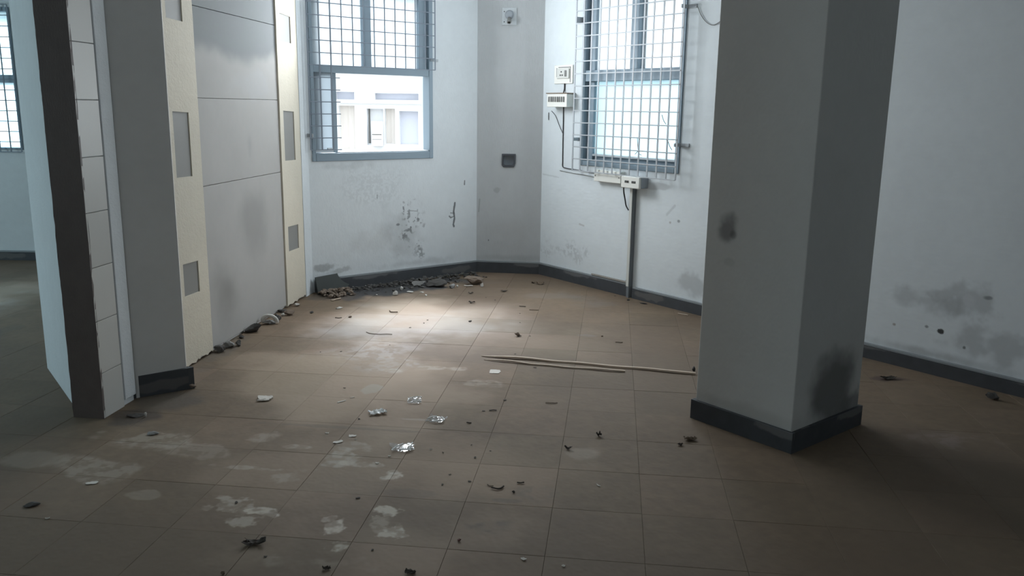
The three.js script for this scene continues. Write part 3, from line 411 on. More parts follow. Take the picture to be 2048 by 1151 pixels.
// ---------------------------------------------------------------- electrics on the walls
{
  const o = thing('socket_plate', 'square white socket plate high on the right wall, above the switch box', 'socket', WR.at(0.165, 1.82), WR.turn);
  part('plate', rspan(0, 0.255, 0, 0.165, 0, 0.012, 0.004), ivory, o);
  part('socket_face', rspan(0.045, 0.215, 0.045, 0.135, 0.012, 0.022, 0.008), ivoryDull, o);
  for (const [x, y] of [[0.11, 0.105], [0.098, 0.075], [0.125, 0.075]]) part('pin_hole', new THREE.CylinderGeometry(0.007, 0.007, 0.004, 14).rotateX(Math.PI / 2).translate(x, y, 0.0225), dark, o);
  part('rocker', rspan(0.158, 0.182, 0.062, 0.118, 0.02, 0.028, 0.003), switchGrey, o, 'dark edged rocker switch');
  part('seam', merge([span(0.222, 0.228, 0.012, 0.15, 0.0115, 0.0135), span(0.06, 0.225, 0.142, 0.147, 0.0115, 0.0135), span(0.034, 0.039, 0.06, 0.14, 0.0115, 0.0135)]), dark, o);
}
{
  const o = thing('switch_box', 'deep white switch box with a row of switches left of the barred window', 'switch box', WR.at(0.175, 1.611), WR.turn);
  part('case', rspan(0, 0.276, 0, 0.118, 0, 0.1, 0.004), ivory, o); part('top_board', rspan(-0.012, 0.282, 0.118, 0.126, 0, 0.106, 0.002), woodEdge, o, 'thin brown top board');
  for (let i = 0; i < 8; i++) part('switch', rspan(0.022 + i * 0.029, 0.036 + i * 0.029 + (i % 3 === 1 ? 0.004 : 0), 0.045, 0.092, 0.098, 0.108, 0.003), switchGrey, o, 'small grey rocker');
}
{
  const o = thing('cover_box', 'blank white cover box below the barred window', 'box', WR.at(0.79, 0.974), WR.turn);
  part('case', rspan(0, 0.335, 0, 0.102, 0, 0.055, 0.006), ivory, o); for (const x of [0.02, 0.315]) part('screw', new THREE.CylinderGeometry(0.006, 0.006, 0.004, 12).rotateX(Math.PI / 2).translate(x, 0.05, 0.056), switchGrey, o);
}
{
  const o = thing('switch_box', 'white switch box with tiny black switches at the top of the grey trunking', 'switch box', WR.at(1.182, 0.955), WR.turn);
  part('case', rspan(0, 0.215, 0, 0.092, 0, 0.078, 0.004), greyPlastic, o, 'grey back case'); part('front', rspan(-0.002, 0.21, -0.002, 0.094, 0.078, 0.104, 0.006), ivory, o, 'white front cover');
  for (const x of [0.045, 0.062, 0.078, 0.125, 0.142, 0.158]) part('switch', rspan(x, x + 0.01, 0.04, 0.06, 0.102, 0.108, 0.002), dark, o);
}
{
  const o = thing('wire_trunking', 'grey vertical wire trunking from the lower switch box to the floor', 'trunking', WR.at(1.238, 0.0), WR.turn);
  part('channel', rspan(0, 0.03, 0.0, 0.955, 0, 0.046, 0.002), trunkGrey, o); part('lid', rspan(-0.002, 0.028, 0.1, 0.955, 0.046, 0.05, 0.001), ivoryDull, o, 'paler front lid');
}
const onR = (list, d) => list.map(([s, h, dd]) => WR.at(s, h, dd ?? d));
const wireThing = (name, label, pts, r, mat = wireBlack, seg = 40) => single(name, label, 'wire', tube(pts, r, seg, 6), mat);
wireThing('wire', 'black wire joining the socket plate to the switch box below it', onR([[0.31, 1.735, 0.02], [0.309, 1.77], [0.31, 1.822]], 0.008), 0.006);
wireThing('wire', 'long black wire dropping from the switch box and turning below the grille', onR([[0.30, 1.612], [0.303, 1.45], [0.305, 1.25], [0.308, 1.12], [0.312, 1.068], [0.36, 1.058], [0.5, 1.052], [0.73, 1.040], [0.79, 1.036]], 0.006), 0.0045, wireBlack, 120);
wireThing('wire', 'thin slack wire slanting under the upper switch box', onR([[0.13, 1.575], [0.19, 1.53], [0.25, 1.44], [0.302, 1.37]], 0.006), 0.0026);
wireThing('wire', 'short stub of wire hanging at the left of the upper switch box', onR([[0.09, 1.56], [0.09, 1.51], [0.092, 1.49]], 0.006), 0.003);
wireThing('wire', 'thick black wire end hanging below the lower switch box', onR([[1.19, 0.974, 0.08], [1.165, 0.91, 0.05], [1.165, 0.84, 0.03], [1.17, 0.79, 0.02], [1.2, 0.755, 0.02]], 0.03), 0.006);
wireThing('wire', 'fine thread like wire trailing beside the grey trunking', onR([[1.2, 0.755], [1.228, 0.66], [1.232, 0.4], [1.225, 0.2], [1.19, 0.125]], 0.012), 0.0022, switchGrey, 60);
wireThing('wire', 'thin grey cable sagging from the top bracket of the grille towards the column', onR([[1.83, 2.365], [1.87, 2.30], [1.93, 2.245], [1.99, 2.225], [2.06, 2.25], [2.2, 2.31]], 0.008), 0.003, switchGrey);
wireThing('cracked_conduit', 'thin broken conduit line along the wall under the grille', onR([[0.27, 1.03], [0.45, 1.018], [0.62, 1.012], [0.78, 1.0]], 0.004), 0.003, switchGrey);
{
  const o = thing('bulb_holder', 'round grey bulb holder on a square plate high on the narrow wall', 'bulb holder', WC.at(0.30, 2.43), WC.turn);
  part('plate', rspan(-0.068, 0.068, -0.078, 0.078, 0, 0.008, 0.003), plaster, o); part('rose', new THREE.LatheGeometry([[0, 0.03], [0.024, 0.029], [0.036, 0.022], [0.041, 0.01], [0.042, 0]].map((p) => new THREE.Vector2(...p)), 32).rotateX(Math.PI / 2).translate(0.0, 0.012, 0.007), greyPlastic, o);
  part('lamp_socket', new THREE.LatheGeometry([[0.012, 0.05], [0.02, 0.05], [0.021, 0.03], [0.018, 0.0], [0, 0]].map((p) => new THREE.Vector2(...p)), 24).rotateX(Math.PI * 0.8).translate(0.004, -0.02, 0.035), switchGrey, o, 'dark downward lamp socket');
  for (const [x, y] of [[-0.048, 0.042], [-0.048, -0.05]]) part('screw_hole', new THREE.CylinderGeometry(0.005, 0.005, 0.003, 10).rotateX(Math.PI / 2).translate(x, y, 0.0085), dark, o);
}
{
  const o = thing('recessed_socket_box', 'empty dark socket box sunk into the narrow wall at window sill height', 'socket box', WC.at(0.31, 1.1025), WC.turn), sh = new THREE.Shape();
  sh.moveTo(-0.064, 0.06); sh.lineTo(0.066, 0.061); sh.lineTo(0.064, -0.03); sh.lineTo(0.05, -0.062); sh.lineTo(-0.05, -0.063); sh.lineTo(-0.064, -0.045); sh.closePath();
  const hp = new THREE.Path(); [[-0.05, 0.045], [-0.052, -0.03], [-0.04, -0.045], [0.04, -0.045], [0.048, -0.02], [0.05, 0.046]].forEach((p, i) => (i ? hp.lineTo(...p) : hp.moveTo(...p))); hp.closePath(); sh.holes.push(hp);
  part('rim', new THREE.ExtrudeGeometry(sh, { depth: 0.01, bevelEnabled: true, bevelSize: 0.002, bevelThickness: 0.002, bevelSegments: 1 }), std({ color: C3(0.07, 0.075, 0.085), roughness: 0.6 }), o);
  part('back', span(-0.062, 0.062, -0.062, 0.06, -0.05, -0.045), greyPlastic, o); part('side', merge([span(-0.062, -0.055, -0.062, 0.06, -0.045, 0), span(0.055, 0.062, -0.062, 0.06, -0.045, 0), span(-0.055, 0.055, -0.062, -0.055, -0.045, 0), span(-0.055, 0.055, 0.053, 0.06, -0.045, 0)]), greyPlastic, o);
}

// ---------------------------------------------------------------- litter: shapes
function chunkGeo(seed, sx, sy, sz, detail = 2) {
  const g = new THREE.IcosahedronGeometry(1, detail), p = g.attributes.position, v = new THREE.Vector3(), r = rng(seed), cut = [];
  for (let i = 0; i < 10; i++) cut.push([new THREE.Vector3(r() - 0.5, r() - 0.5, r() - 0.5).normalize(), 0.38 + r() * 0.4]);
  for (let i = 0; i < p.count; i++) { v.fromBufferAttribute(p, i); for (const [n, d] of cut) { const k = v.dot(n); if (k > d) v.addScaledVector(n, d - k); } const q = 1 + (vnoise(v.x * 5 + seed, v.y * 5 + v.z * 6, seed) - 0.5) * 0.45; v.multiplyScalar(q); p.setXYZ(i, v.x * sx / 2, v.y * sy / 2, v.z * sz / 2); }
  g.computeVertexNormals(); g.computeBoundingBox(); return g.translate(0, -g.boundingBox.min.y - sy * 0.06, 0);
}
function sheetGeo(seed, sx, sz, lift, thick, nx = 10, nz = 8, outline2 = 0.25, freq = 3) {  // crumpled leaf, flake, scrap: a closed thin shell
  const P = [], I = [], r = rng(seed), ph = r() * 50, W = nx + 1;
  const edge = (a) => 1 - outline2 * vnoise(Math.cos(a) * 1.7 + ph, Math.sin(a) * 1.7 + ph, seed) * 1.4;
  for (const side of [1, 0]) for (let j = 0; j <= nz; j++) for (let i = 0; i <= nx; i++) {
    let x = i / nx * 2 - 1, z = j / nz * 2 - 1; const a = Math.atan2(z, x), m = Math.max(Math.abs(x), Math.abs(z)), c = Math.hypot(x, z) || 1, round = outline2 > 0.15 ? m / c : 1, k = edge(a) * (1 + (round - 1) * Math.min(1, outline2 * 2.4));
    const X = x * k * sx / 2, Z = z * k * sz / 2, y = lift * (fbm(x * freq + ph, z * freq, seed, 3) * 0.8 + 0.35 * (x * x) * (ph % 1 > 0.5 ? 1 : 0.3)) + (side ? thick : 0);
    P.push(X, y, Z);
  }
  const n = W * (nz + 1);
  for (let j = 0; j < nz; j++) for (let i = 0; i < nx; i++) { const a = j * W + i, b = a + 1, c = a + W, d = c + 1; I.push(a, c, b, b, c, d, n + a, n + b, n + c, n + b, n + d, n + c); }
  const rim = []; for (let i = 0; i < nx; i++) rim.push(i); for (let j = 0; j < nz; j++) rim.push(j * W + nx); for (let i = nx; i > 0; i--) rim.push(nz * W + i); for (let j = nz; j > 0; j--) rim.push(j * W);
  for (let k = 0; k < rim.length; k++) { const a = rim[k], b = rim[(k + 1) % rim.length]; I.push(a, b, n + a, b, n + b, n + a); }
  const g = new THREE.BufferGeometry(); g.setAttribute('position', new THREE.Float32BufferAttribute(P, 3)); g.setIndex(I); g.computeVertexNormals(); g.computeBoundingBox(); const G = toCreasedNormals(g, 0.9); G.computeBoundingBox(); return G.translate(0, -G.boundingBox.min.y + 0.0006, 0);
}
function twigGeo(seed, len, r0, bend = 0.2) { const r = rng(seed), pts = []; for (let i = 0; i <= 5; i++) pts.push([(i / 5 - 0.5) * len, r0 + Math.sin(i * 1.3 + seed) * r0 * 0.3 + r0 * 0.4, Math.sin(i / 5 * Math.PI) * bend * len + (r() - 0.5) * len * 0.06]); return tube(pts, r0, 18, 6); }
const up = 0.0006, onFloor = (x, z) => [x, up, z];
let seedN = 500;
function put(name, label, category, x, z, geo, mat, turn = 0, group) { return single(name, label, category, geo, mat, [x, up, z], turn, group); }
const chunk = (label, x, z, s, mat, turn = 0, name = 'plaster_chunk', cat = 'rubble') => put(name, label, cat, x, z, chunkGeo(++seedN, ...s), mat, turn);
const leaf = (label, x, z, s, mat = leafDark, turn = 0, name = 'dry_leaf', cat = 'leaf', lift = 0.02, ol = 0.3) => put(name, label, cat, x, z, sheetGeo(++seedN, s[0], s[1], lift, 0.0012, 10, 8, ol, 2.4), mat, turn);
const twig = (label, x, z, len, r, mat = leafBrown, turn = 0, bend = 0.15, name = 'twig', cat = 'twig') => put(name, label, cat, x, z, twigGeo(++seedN, len, r, bend), mat, turn);

// rubble at the foot of the pilasters
chunk('flat dark lump of rubble at the near corner of the wider cream pilaster', -2.526, -5.093, [0.10, 0.045, 0.09], rubbleDark, 0.4);
chunk('grey crumbled chunk topmost of the small heap by the wider cream pilaster', -2.519, -5.202, [0.085, 0.055, 0.08], rubbleGrey, 1.1);
chunk('dark broken lump at the right end of the small heap by the grey lining', -2.472, -5.247, [0.055, 0.05, 0.055], rubbleDark, 2.1);
chunk('small dark crumb of rubble alone at the foot of the grey lining', -2.533, -5.429, [0.06, 0.03, 0.05], rubbleDark, 0.2);
chunk('dark pointed stone at the foot of the grey lining', -2.511, -5.596, [0.14, 0.09, 0.10], rubbleDark, 0.5, 'stone', 'stone');
{
  const o = thing('plaster_chunk', 'pale curled plaster fragment with a hollow beside the dark pointed stone', 'rubble', onFloor(-2.493, -5.832), 0.3);
  part('curl', toCreasedNormals(new THREE.TorusGeometry(0.042, 0.014, 7, 16, Math.PI * 1.25).scale(1.2, 0.9, 1.0).rotateZ(-0.3).translate(0, 0.028, 0), 0.6), rubblePale, o); part('core', chunkGeo(61, 0.11, 0.035, 0.07), rubbleGrey, o, 'grey broken core');
}
chunk('dark chunk touching the pale curled plaster fragment', -2.485, -5.956, [0.07, 0.065, 0.07], rubbleDark, 0.9);
{
  const o = thing('brick_fragment', 'brown brick fragment with a pale face at the foot of the window side pilaster', 'rubble', onFloor(-2.451, -6.122), 0.2);
  part('body', chunkGeo(73, 0.10, 0.05, 0.07), rubbleBrown, o); part('pale_face', chunkGeo(74, 0.035, 0.035, 0.04).translate(-0.05, 0, 0.025), rubblePale, o, 'pale plaster face');
}
chunk('flat dark fragment behind the brown brick fragment', -2.541, -6.205, [0.10, 0.03, 0.06], rubbleDark, 0.1);
chunk('pale crumb of plaster under the window side pilaster', -2.508, -6.420, [0.08, 0.03, 0.06], rubblePale, 0.7);
chunk('brown lump of dirt at the foot of the grey angled pier', -2.358, -4.379, [0.06, 0.04, 0.05], rubbleBrown, 0.2);
chunk('small pale chip by the dark patch in front of the tiled pier', -2.367, -3.906, [0.018, 0.03, 0.014], rubblePale, 0.3);
chunk('dark clod lying in front of the tiled pier', -2.427, -3.904, [0.09, 0.02, 0.06], rubbleDark, 0.3, 'dirt_clod', 'dirt');
// broken skirting slab and rubble under the left window
{
  const sh = new THREE.Shape(); sh.moveTo(0, 0); sh.lineTo(0, 0.145); sh.lineTo(0.205, 0.158); sh.quadraticCurveTo(0.22, 0.085, 0.30, 0.05); sh.lineTo(0.285, 0.03); sh.lineTo(0.27, 0.0); sh.closePath();
  const g = new THREE.ExtrudeGeometry(sh, { depth: 0.016, bevelEnabled: true, bevelSize: 0.002, bevelThickness: 0.002, bevelSegments: 1 });
  g.rotateX(-0.32); const o = single('broken_skirting_slab', 'dark skirting slab with a curved broken end leaning by the window corner', 'slab', boxUV(g), std({ color: C3(0.055, 0.062, 0.06), roughness: 0.75 }), WL.at(0.0, 0.004, 0.10), WL.turn);
}
{
  const list = [], r = rng(909);
  for (let i = 0; i < 150; i++) { const s = r() * 0.26, d = 0.06 + r() * 0.2, q = 0.012 + r() * 0.03; list.push(chunkGeo(2000 + i, q * 1.6, q * (0.6 + r() * 0.5), q * 1.3, 0).rotateY(r() * 6).translate(s, Math.max(0, 0.05 - Math.abs(d - 0.15) * 0.35) * r(), d)); }
  single('rubble_heap', 'brown crumbled rubble under the leaning broken skirting slab', 'rubble', merge(list), rubbleBrown, WL.at(0.0, 0, 0.04), WL.turn, undefined, 'stuff');
}
{
  const list = [], r = rng(919);
  for (let i = 0; i < 520; i++) { const s = 0.3 + r() * 1.35, d = 0.06 + r() * r() * 0.34, q = 0.006 + r() * r() * 0.045; list.push(chunkGeo(3000 + i, q * 1.7, q * (0.5 + r() * 0.5), q * 1.3, 0).rotateY(r() * 6).translate(s, Math.max(0, 0.025 - Math.abs(d - 0.12) * 0.2) * r(), d)); }
  single('rubble_drift', 'dark grit and rubble swept along the skirting below the half open window', 'rubble', merge(list), rubbleDark, WL.pos(), WL.turn, undefined, 'stuff');
}
chunk('white chunk with a grey side, frontmost in the dark grit under the window', -1.835, -6.961, [0.06, 0.05, 0.05], rubblePale, 0.3);
chunk('upright white chip in the dark grit under the window', -1.830, -7.170, [0.035, 0.06, 0.03], rubblePale, 0.9);
chunk('small white pebble at the front left edge of the dark grit', -1.991, -6.932, [0.025, 0.014, 0.02], rubblePale, 0.1);
chunk('long white splinter lying low in the middle of the dark grit', -1.732, -7.083, [0.07, 0.016, 0.03], rubblePale, -0.2);
chunk('pale ridge of crumbled plaster rising in the dark grit', -1.721, -7.387, [0.15, 0.07, 0.07], rubbleGrey, 0.9);
chunk('white crumb at the right front edge of the dark grit', -1.568, -6.990, [0.03, 0.018, 0.025], rubblePale, 0.4);
chunk('thin white flake in front of the crumbled plaster ridge', -1.633, -7.101, [0.05, 0.01, 0.02], rubblePale, 0.3);
chunk('big dark clod in the middle of the window side rubble', -1.560, -7.373, [0.22, 0.10, 0.13], rubbleDark, 0.2, 'dirt_clod', 'dirt');
chunk('pale grey chunk on the right shoulder of the window side rubble', -1.405, -7.358, [0.10, 0.05, 0.07], rubbleGrey, 0.8);
chunk('white chip at the right end of the dark grit', -1.365, -7.387, [0.03, 0.025, 0.025], rubblePale, 0.8);
chunk('brown plaster lump at the right end of the window side rubble', -1.244, -7.545, [0.19, 0.09, 0.11], rubbleBrown, 0.3);
chunk('pale standing fragment beside the brown plaster lump', -1.150, -7.450, [0.04, 0.045, 0.03], rubblePale, 0.6);
twig('pale splinter lying flat before the brown plaster lump', -1.271, -7.427, 0.08, 0.006, paleScrap, 0.0, 0.02, 'splinter', 'splinter');
twig('pale stick leaning out of the brown rubble by the broken slab', -2.270, -6.685, 0.10, 0.006, paleWood, 1.0, 0.05, 'splinter', 'splinter');
chunk('long white plaster chip lying in front of the broken slab', -2.150, -6.413, [0.04, 0.022, 0.075], rubblePale, -0.5);
chunk('dark lump alone on the lit floor near the window side pilaster', -2.311, -6.213, [0.04, 0.018, 0.03], rubbleDark, 0.4);
chunk('small dark chip with a pale top on the lit floor', -1.973, -6.141, [0.035, 0.018, 0.03], rubbleBrown, 0.4);
twig('short dark twig beside the pale topped chip', -2.054, -6.095, 0.05, 0.003, leafDark, 0.2, 0.1);
twig('forked brown twig on the lit floor under the open sash', -1.690, -6.357, 0.085, 0.0045, leafBrown, -0.45, 0.2);
twig('thin curved stalk lying in the brightest part of the floor', -1.626, -5.708, 0.2, 0.0026, leafBrown, -0.1, 0.12, 'stalk', 'stalk');
leaf('brown curled leaf on the floor before the narrow bay wall', -0.637, -7.660, [0.09, 0.06], leafBrown, 0.3, 'dry_leaf', 'leaf', 0.035);
leaf('small brown leaf left of the curled one by the bay wall', -0.701, -7.694, [0.05, 0.04], leafBrown, 0.8);
leaf('dark flat leaf right of the brown plaster lump', -0.925, -7.274, [0.075, 0.04], leafDark, 0.1);
leaf('dark narrow leaf at the edge of the sunlit patch near the rubble', -1.203, -7.139, [0.05, 0.03], leafDark, 0.3);
leaf('dark curled leaf below the narrow one by the rubble', -1.130, -6.779, [0.065, 0.03], leafDark, -0.1, 'dry_leaf', 'leaf', 0.025);
chunk('small dark chip on the lit floor left of the shell like leaf', -1.038, -6.164, [0.035, 0.014, 0.022], leafDark, 0.5, 'chip', 'chip');
{
  const o = thing('dry_pod', 'brown split seed pod standing at the edge of the sunlit floor', 'seed pod', onFloor(-0.644, -5.808), 0.4);
  part('husk', chunkGeo(88, 0.05, 0.035, 0.035).rotateZ(-0.4).translate(0, 0.004, 0), rubbleBrown, o); part('tip', sheetGeo(89, 0.03, 0.02, 0.012, 0.002).translate(0.022, 0, 0.008), leafDark, o, 'dark torn tip');
}
twig('thin dark stalk on the grey floor below the bay corner', -0.700, -6.728, 0.055, 0.003, leafDark, -0.2, 0.1, 'stalk', 'stalk');
twig('longer thin stalk right of the bay corner stalk', -0.595, -6.623, 0.075, 0.0025, leafBrown, 0.0, 0.1, 'stalk', 'stalk');
twig('short grey stalk alone in the shaded floor near the column', 0.085, -5.759, 0.05, 0.003, leafBrown, 0.0, 0.1, 'stalk', 'stalk');
chunk('tiny dark crumb left of the short grey stalk', -0.033, -5.900, [0.022, 0.01, 0.018], leafBrown, 0.2, 'crumb', 'crumb');
single('wood_splinter', 'short pale stick near the skirting by the column', 'stick', rspan(-0.045, 0.045, 0, 0.007, -0.005, 0.005, 0.002), paleWood, onFloor(0.596, -6.681), -0.5);
chunk('dark flat flake at the foot of the grey trunking', 0.298, -7.020, [0.10, 0.012, 0.04], dark, -0.7, 'stone_flake', 'flake');
chunk('dark crumb just left of the grey trunking foot', 0.166, -7.130, [0.04, 0.016, 0.03], dark, -0.7, 'crumb', 'crumb');
single('loose_batten', 'chipped pale batten lying on the skirting left of the grey trunking', 'batten', rspan(0, 0.47, 0, 0.014, 0, 0.02, 0.003), std({ color: C3(0.33, 0.31, 0.28), roughness: 0.85 }), WR.at(0.76, 0.1185, 0.002), WR.turn);
// the two long strips
function strip(label, a, b, w, h, bow, mat = paleWood) {
  const dx = b[0] - a[0], dz = b[1] - a[1], len = Math.hypot(dx, dz), g = new THREE.BoxGeometry(len, h, w, 40, 1, 1).translate(0, h / 2, 0), p = g.attributes.position;
  for (let i = 0; i < p.count; i++) { const t = p.getX(i) / len + 0.5, k = 0.35 + 0.65 * sstep(0, 0.15, t); p.setZ(i, p.getZ(i) * k + Math.sin(t * Math.PI) * bow + 0.004 * Math.sin(t * 23)); p.setY(i, p.getY(i) * k + 0.004 * Math.max(0, Math.sin(t * 9))); }
  g.computeVertexNormals(); single('wood_strip', label, 'wood strip', g, mat, [(a[0] + b[0]) / 2, up, (a[1] + b[1]) / 2], Math.atan2(-dz, dx));
}
strip('long thin pale wooden strip reaching from the column across the floor', [-0.814, -5.276], [0.552, -5.102], 0.018, 0.011, -0.015);
strip('shorter thin strip splayed below the left end of the long pale strip', [-0.786, -5.200], [0.119, -5.082], 0.012, 0.009, 0.014);
chunk('dark chip at the column end of the long pale strip', 0.549, -5.173, [0.025, 0.035, 0.02], dark, 0.3, 'chip', 'chip');

// litter on the near floor
function wrapper(label, x, z, sx, sz, turn, edges) {
  const o = thing('plastic_wrapper', label, 'wrapper', [x, up, z], turn), sd = ++seedN;
  part('film', sheetGeo(sd, sx, sz, 0.016, 0.0008, 16, 12, 0.12, 4), film, o);
  for (const [a, b] of edges) part('shiny_fold', tube([[a[0] * sx / 2, 0.008, a[1] * sz / 2], [(a[0] + b[0]) * sx / 4, 0.013, (a[1] + b[1]) * sz / 4 + 0.004], [b[0] * sx / 2, 0.008, b[1] * sz / 2]], 0.0028, 10, 5), filmEdge, o, 'bright creased fold');
}
wrapper('crushed clear wrapper with two bright folds, nearest of the wrappers', -0.951, -3.704, 0.12, 0.11, 0.35, [[[-0.9, 0.5], [0.1, -0.7]], [[0.4, 0.8], [0.9, -0.8]], [[0.55, 0.7], [0.95, -0.2]], [[-0.2, 0.6], [0.5, 0.8]]]);
wrapper('square clear wrapper farthest of the wrappers on the floor', -1.047, -4.358, 0.085, 0.11, 0.2, [[[-0.9, 0.3], [-0.3, -0.8]], [[-0.3, -0.8], [0.9, -0.8]], [[-0.4, 0.8], [0.8, 0.4]]]);
wrapper('clear wrapper with a twisted pale outline right of the others', -0.867, -4.091, 0.10, 0.10, -0.15, [[[-0.9, 0.2], [-0.2, -0.7]], [[-0.1, 0.9], [0.9, 0.2]], [[0.3, -0.8], [0.9, 0.2]], [[-0.6, 0.3], [0.0, 0.1]]]);
{
  const o = thing('foil_scrap', 'crumpled shiny white foil scrap left of the clear wrappers', 'foil', onFloor(-1.195, -4.144), 0.5);
  for (let i = 0; i < 6; i++) { const m = part('crumple', sheetGeo(700 + i, 0.05, 0.035, 0.02, 0.001, 8, 6, 0.3, 3), filmEdge, o); m.position.set((i % 3 - 1) * 0.03, 0.001 * i, (i / 3 | 0) * 0.035 - 0.02); m.rotation.y = i; }
}
put('paper_label', 'rounded worn paper label lying flat left of the long strip', 'label', -0.681, -4.960, sheetGeo(811, 0.075, 0.085, 0.003, 0.0008, 14, 12, 0.16, 6), paleScrap, 0.05);
for (const [lb, x, z, sx, sz, t] of [
  ['long pale paper sliver with a gap, lying left of the foil scrap', -1.441, -4.286, 0.075, 0.014, 0.9], ['short pale paper sliver at the upper end of the long sliver', -1.404, -4.359, 0.035, 0.009, 0.8],
  ['white torn scrap at the top of the grey worn patch', -1.231, -3.813, 0.045, 0.03, 0.1], ['pale torn scrap on the left shoulder of the grey worn patch', -1.277, -3.728, 0.06, 0.035, 0.6], ['white speck of paper right of the torn scrap', -1.203, -3.772, 0.014, 0.012, 0.2],
  ['tiny white scrap below the grey worn patch', -1.023, -3.516, 0.02, 0.016, 0.2], ['tiny white scrap left of the nearest wrapper', -0.988, -3.602, 0.016, 0.012, 0.2], ['small buff scrap right of the nearest wrapper', -0.813, -3.707, 0.016, 0.01, 0.2], ['pale paper crumb left of the grey worn patch', -1.368, -3.831, 0.022, 0.016, 0.2],
  ['thin pale sliver on the shaded floor before the column', -0.012, -3.431, 0.03, 0.008, -0.9], ['pale chip on the near floor below the red brown chip', -0.270, -2.777, 0.024, 0.018, -0.7], ['pale chip rightmost on the near floor', -0.123, -2.750, 0.014, 0.016, -0.5], ['pale scrap in the dim foreground on the left', -2.169, -3.131, 0.06, 0.03, 0.4], ['white crumb in the dim left foreground', -2.149, -2.811, 0.02, 0.012, 0.4],
]) put('paper_scrap', lb, 'paper scrap', x, z, sheetGeo(++seedN, sx, sz, 0.005, 0.0008, 8, 6, 0.25, 3), paleScrap, t);
{
  const o = thing('plaster_flake', 'flat pale plaster flake with a raised edge on the floor before the cream pilasters', 'flake', onFloor(-1.873, -4.267), 0.3);
  part('slab', sheetGeo(851, 0.10, 0.08, 0.012, 0.006, 12, 9, 0.28, 2), paleScrap, o); part('raised_edge', sheetGeo(852, 0.08, 0.02, 0.008, 0.004).translate(-0.005, 0.002, 0.04), paleScrap, o, 'pale raised edge');
}
chunk('grey plaster chip in the dim floor before the tiled pier', -2.208, -3.687, [0.06, 0.018, 0.05], rubbleGrey, 0.4);
leaf('dark upright curled leaf on the floor left of the column', -0.023, -4.001, [0.035, 0.035], leafDark, 0.5, 'dry_leaf', 'leaf', 0.04);
leaf('dark ragged leaf at a tile corner before the column', -0.166, -3.812, [0.055, 0.03], leafDark, -0.4, 'dry_leaf', 'leaf', 0.02, 0.5);
leaf('brown leaf on the dim floor just left of the column', 0.428, -4.018, [0.075, 0.05], leafBrown, 0.2, 'dry_leaf', 'leaf', 0.03);
leaf('small leaf fragment left of the brown leaf by the column', 0.376, -3.946, [0.035, 0.025], leafDark, 0.3);
leaf('large dark crumpled leaf on the near floor at the left', -1.275, -2.739, [0.12, 0.05], leafDark, 0.3, 'dry_leaf', 'leaf', 0.03, 0.45);
leaf('dark boat shaped leaf at the bottom edge of the floor', -0.654, -2.629, [0.045, 0.03], leafDark, 0.0, 'dry_leaf', 'leaf', 0.022, 0.2);
leaf('thin dark leaf curl at the bottom edge, left of the boat shaped leaf', -0.950, -2.610, [0.04, 0.022], leafDark, 0.3);
chunk('brown nut like lump at the bottom edge on the left', -1.294, -2.527, [0.022, 0.018, 0.022], leafBrown, 0.3, 'seed', 'seed');
chunk('square red brown chip on the near floor', -0.523, -2.875, [0.016, 0.01, 0.016], redBrown, 0.1, 'chip', 'chip');
twig('curled dark stalk on the near floor', -0.443, -3.346, 0.055, 0.0035, leafDark, 0.4, 0.35, 'stalk', 'stalk');
twig('thin brown stalk left of the curled dark one', -0.476, -3.361, 0.03, 0.002, leafBrown, -0.4, 0.2, 'stalk', 'stalk');
twig('small dark twig above the dark round crumb', -0.350, -3.405, 0.03, 0.003, leafDark, 0.1, 0.1);
chunk('dark round crumb right of the curled dark stalk', -0.369, -3.308, [0.018, 0.012, 0.016], leafDark, 0.2, 'crumb', 'crumb');
twig('dark stalk on the floor midway to the long strip', -0.596, -4.277, 0.04, 0.003, leafDark, 0.2, 0.05, 'stalk', 'stalk');
twig('long thin stalk below the long pale strip', -0.292, -4.446, 0.065, 0.0024, leafBrown, 0.1, 0.1, 'stalk', 'stalk');
twig('short dark twig right of the twisted wrapper', -0.692, -4.075, 0.025, 0.003, leafDark, -0.1, 0.1);
leaf('blurred dark leaf on the floor beyond the column', 1.725, -5.214, [0.12, 0.07], leafDark, 0.2, 'dry_leaf', 'leaf', 0.03);
chunk('dark lump against the skirting at the right edge', 2.213, -4.914, [0.10, 0.05, 0.07], rubbleDark, 0.2);
chunk('grey dark clod in the dim left foreground', -2.286, -2.898, [0.07, 0.02, 0.05], rubbleDark, 0.2, 'dirt_clod', 'dirt');
// flecks that nothing tells apart
{
  const fleck = single('fleck', 'tiny dark dry fleck scattered on the dusty floor', 'fleck', sheetGeo(931, 0.02, 0.011, 0.005, 0.001, 5, 4, 0.35, 3), leafDark, onFloor(-1.496, -4.510), 0.3, 'dark flecks strewn over the floor');
  const r = rng(77);
  for (const [x, z] of [[-1.879, -5.190], [-1.750, -5.224], [-1.004, -3.161], [-1.483, -3.048], [-1.195, -2.660], [-1.268, -4.043], [-0.645, -4.262], [-0.530, -3.732], [-0.662, -6.199], [-0.549, -5.825], [-0.749, -3.680], [-0.683, -3.340], [-0.670, -3.445], [-0.631, -3.790], [-0.590, -3.646], [-0.572, -3.387], [-0.827, -2.760], [-0.602, -5.358], [-1.370, -6.152], [-1.448, -5.910], [-1.472, -5.430], [-1.376, -6.058], [-0.443, -5.083], [-0.553, -4.453], [0.055, -7.269], [-0.694, -6.485], [-0.956, -6.925], [-1.046, -7.006]]) {
    const c = fleck.clone(); c.name = numbered('fleck'); c.position.set(x, up, z); c.rotation.y = r() * 6; const k = 0.7 + r() * 0.7; c.scale.set(k, 1, k); scene.add(c);
  }
}

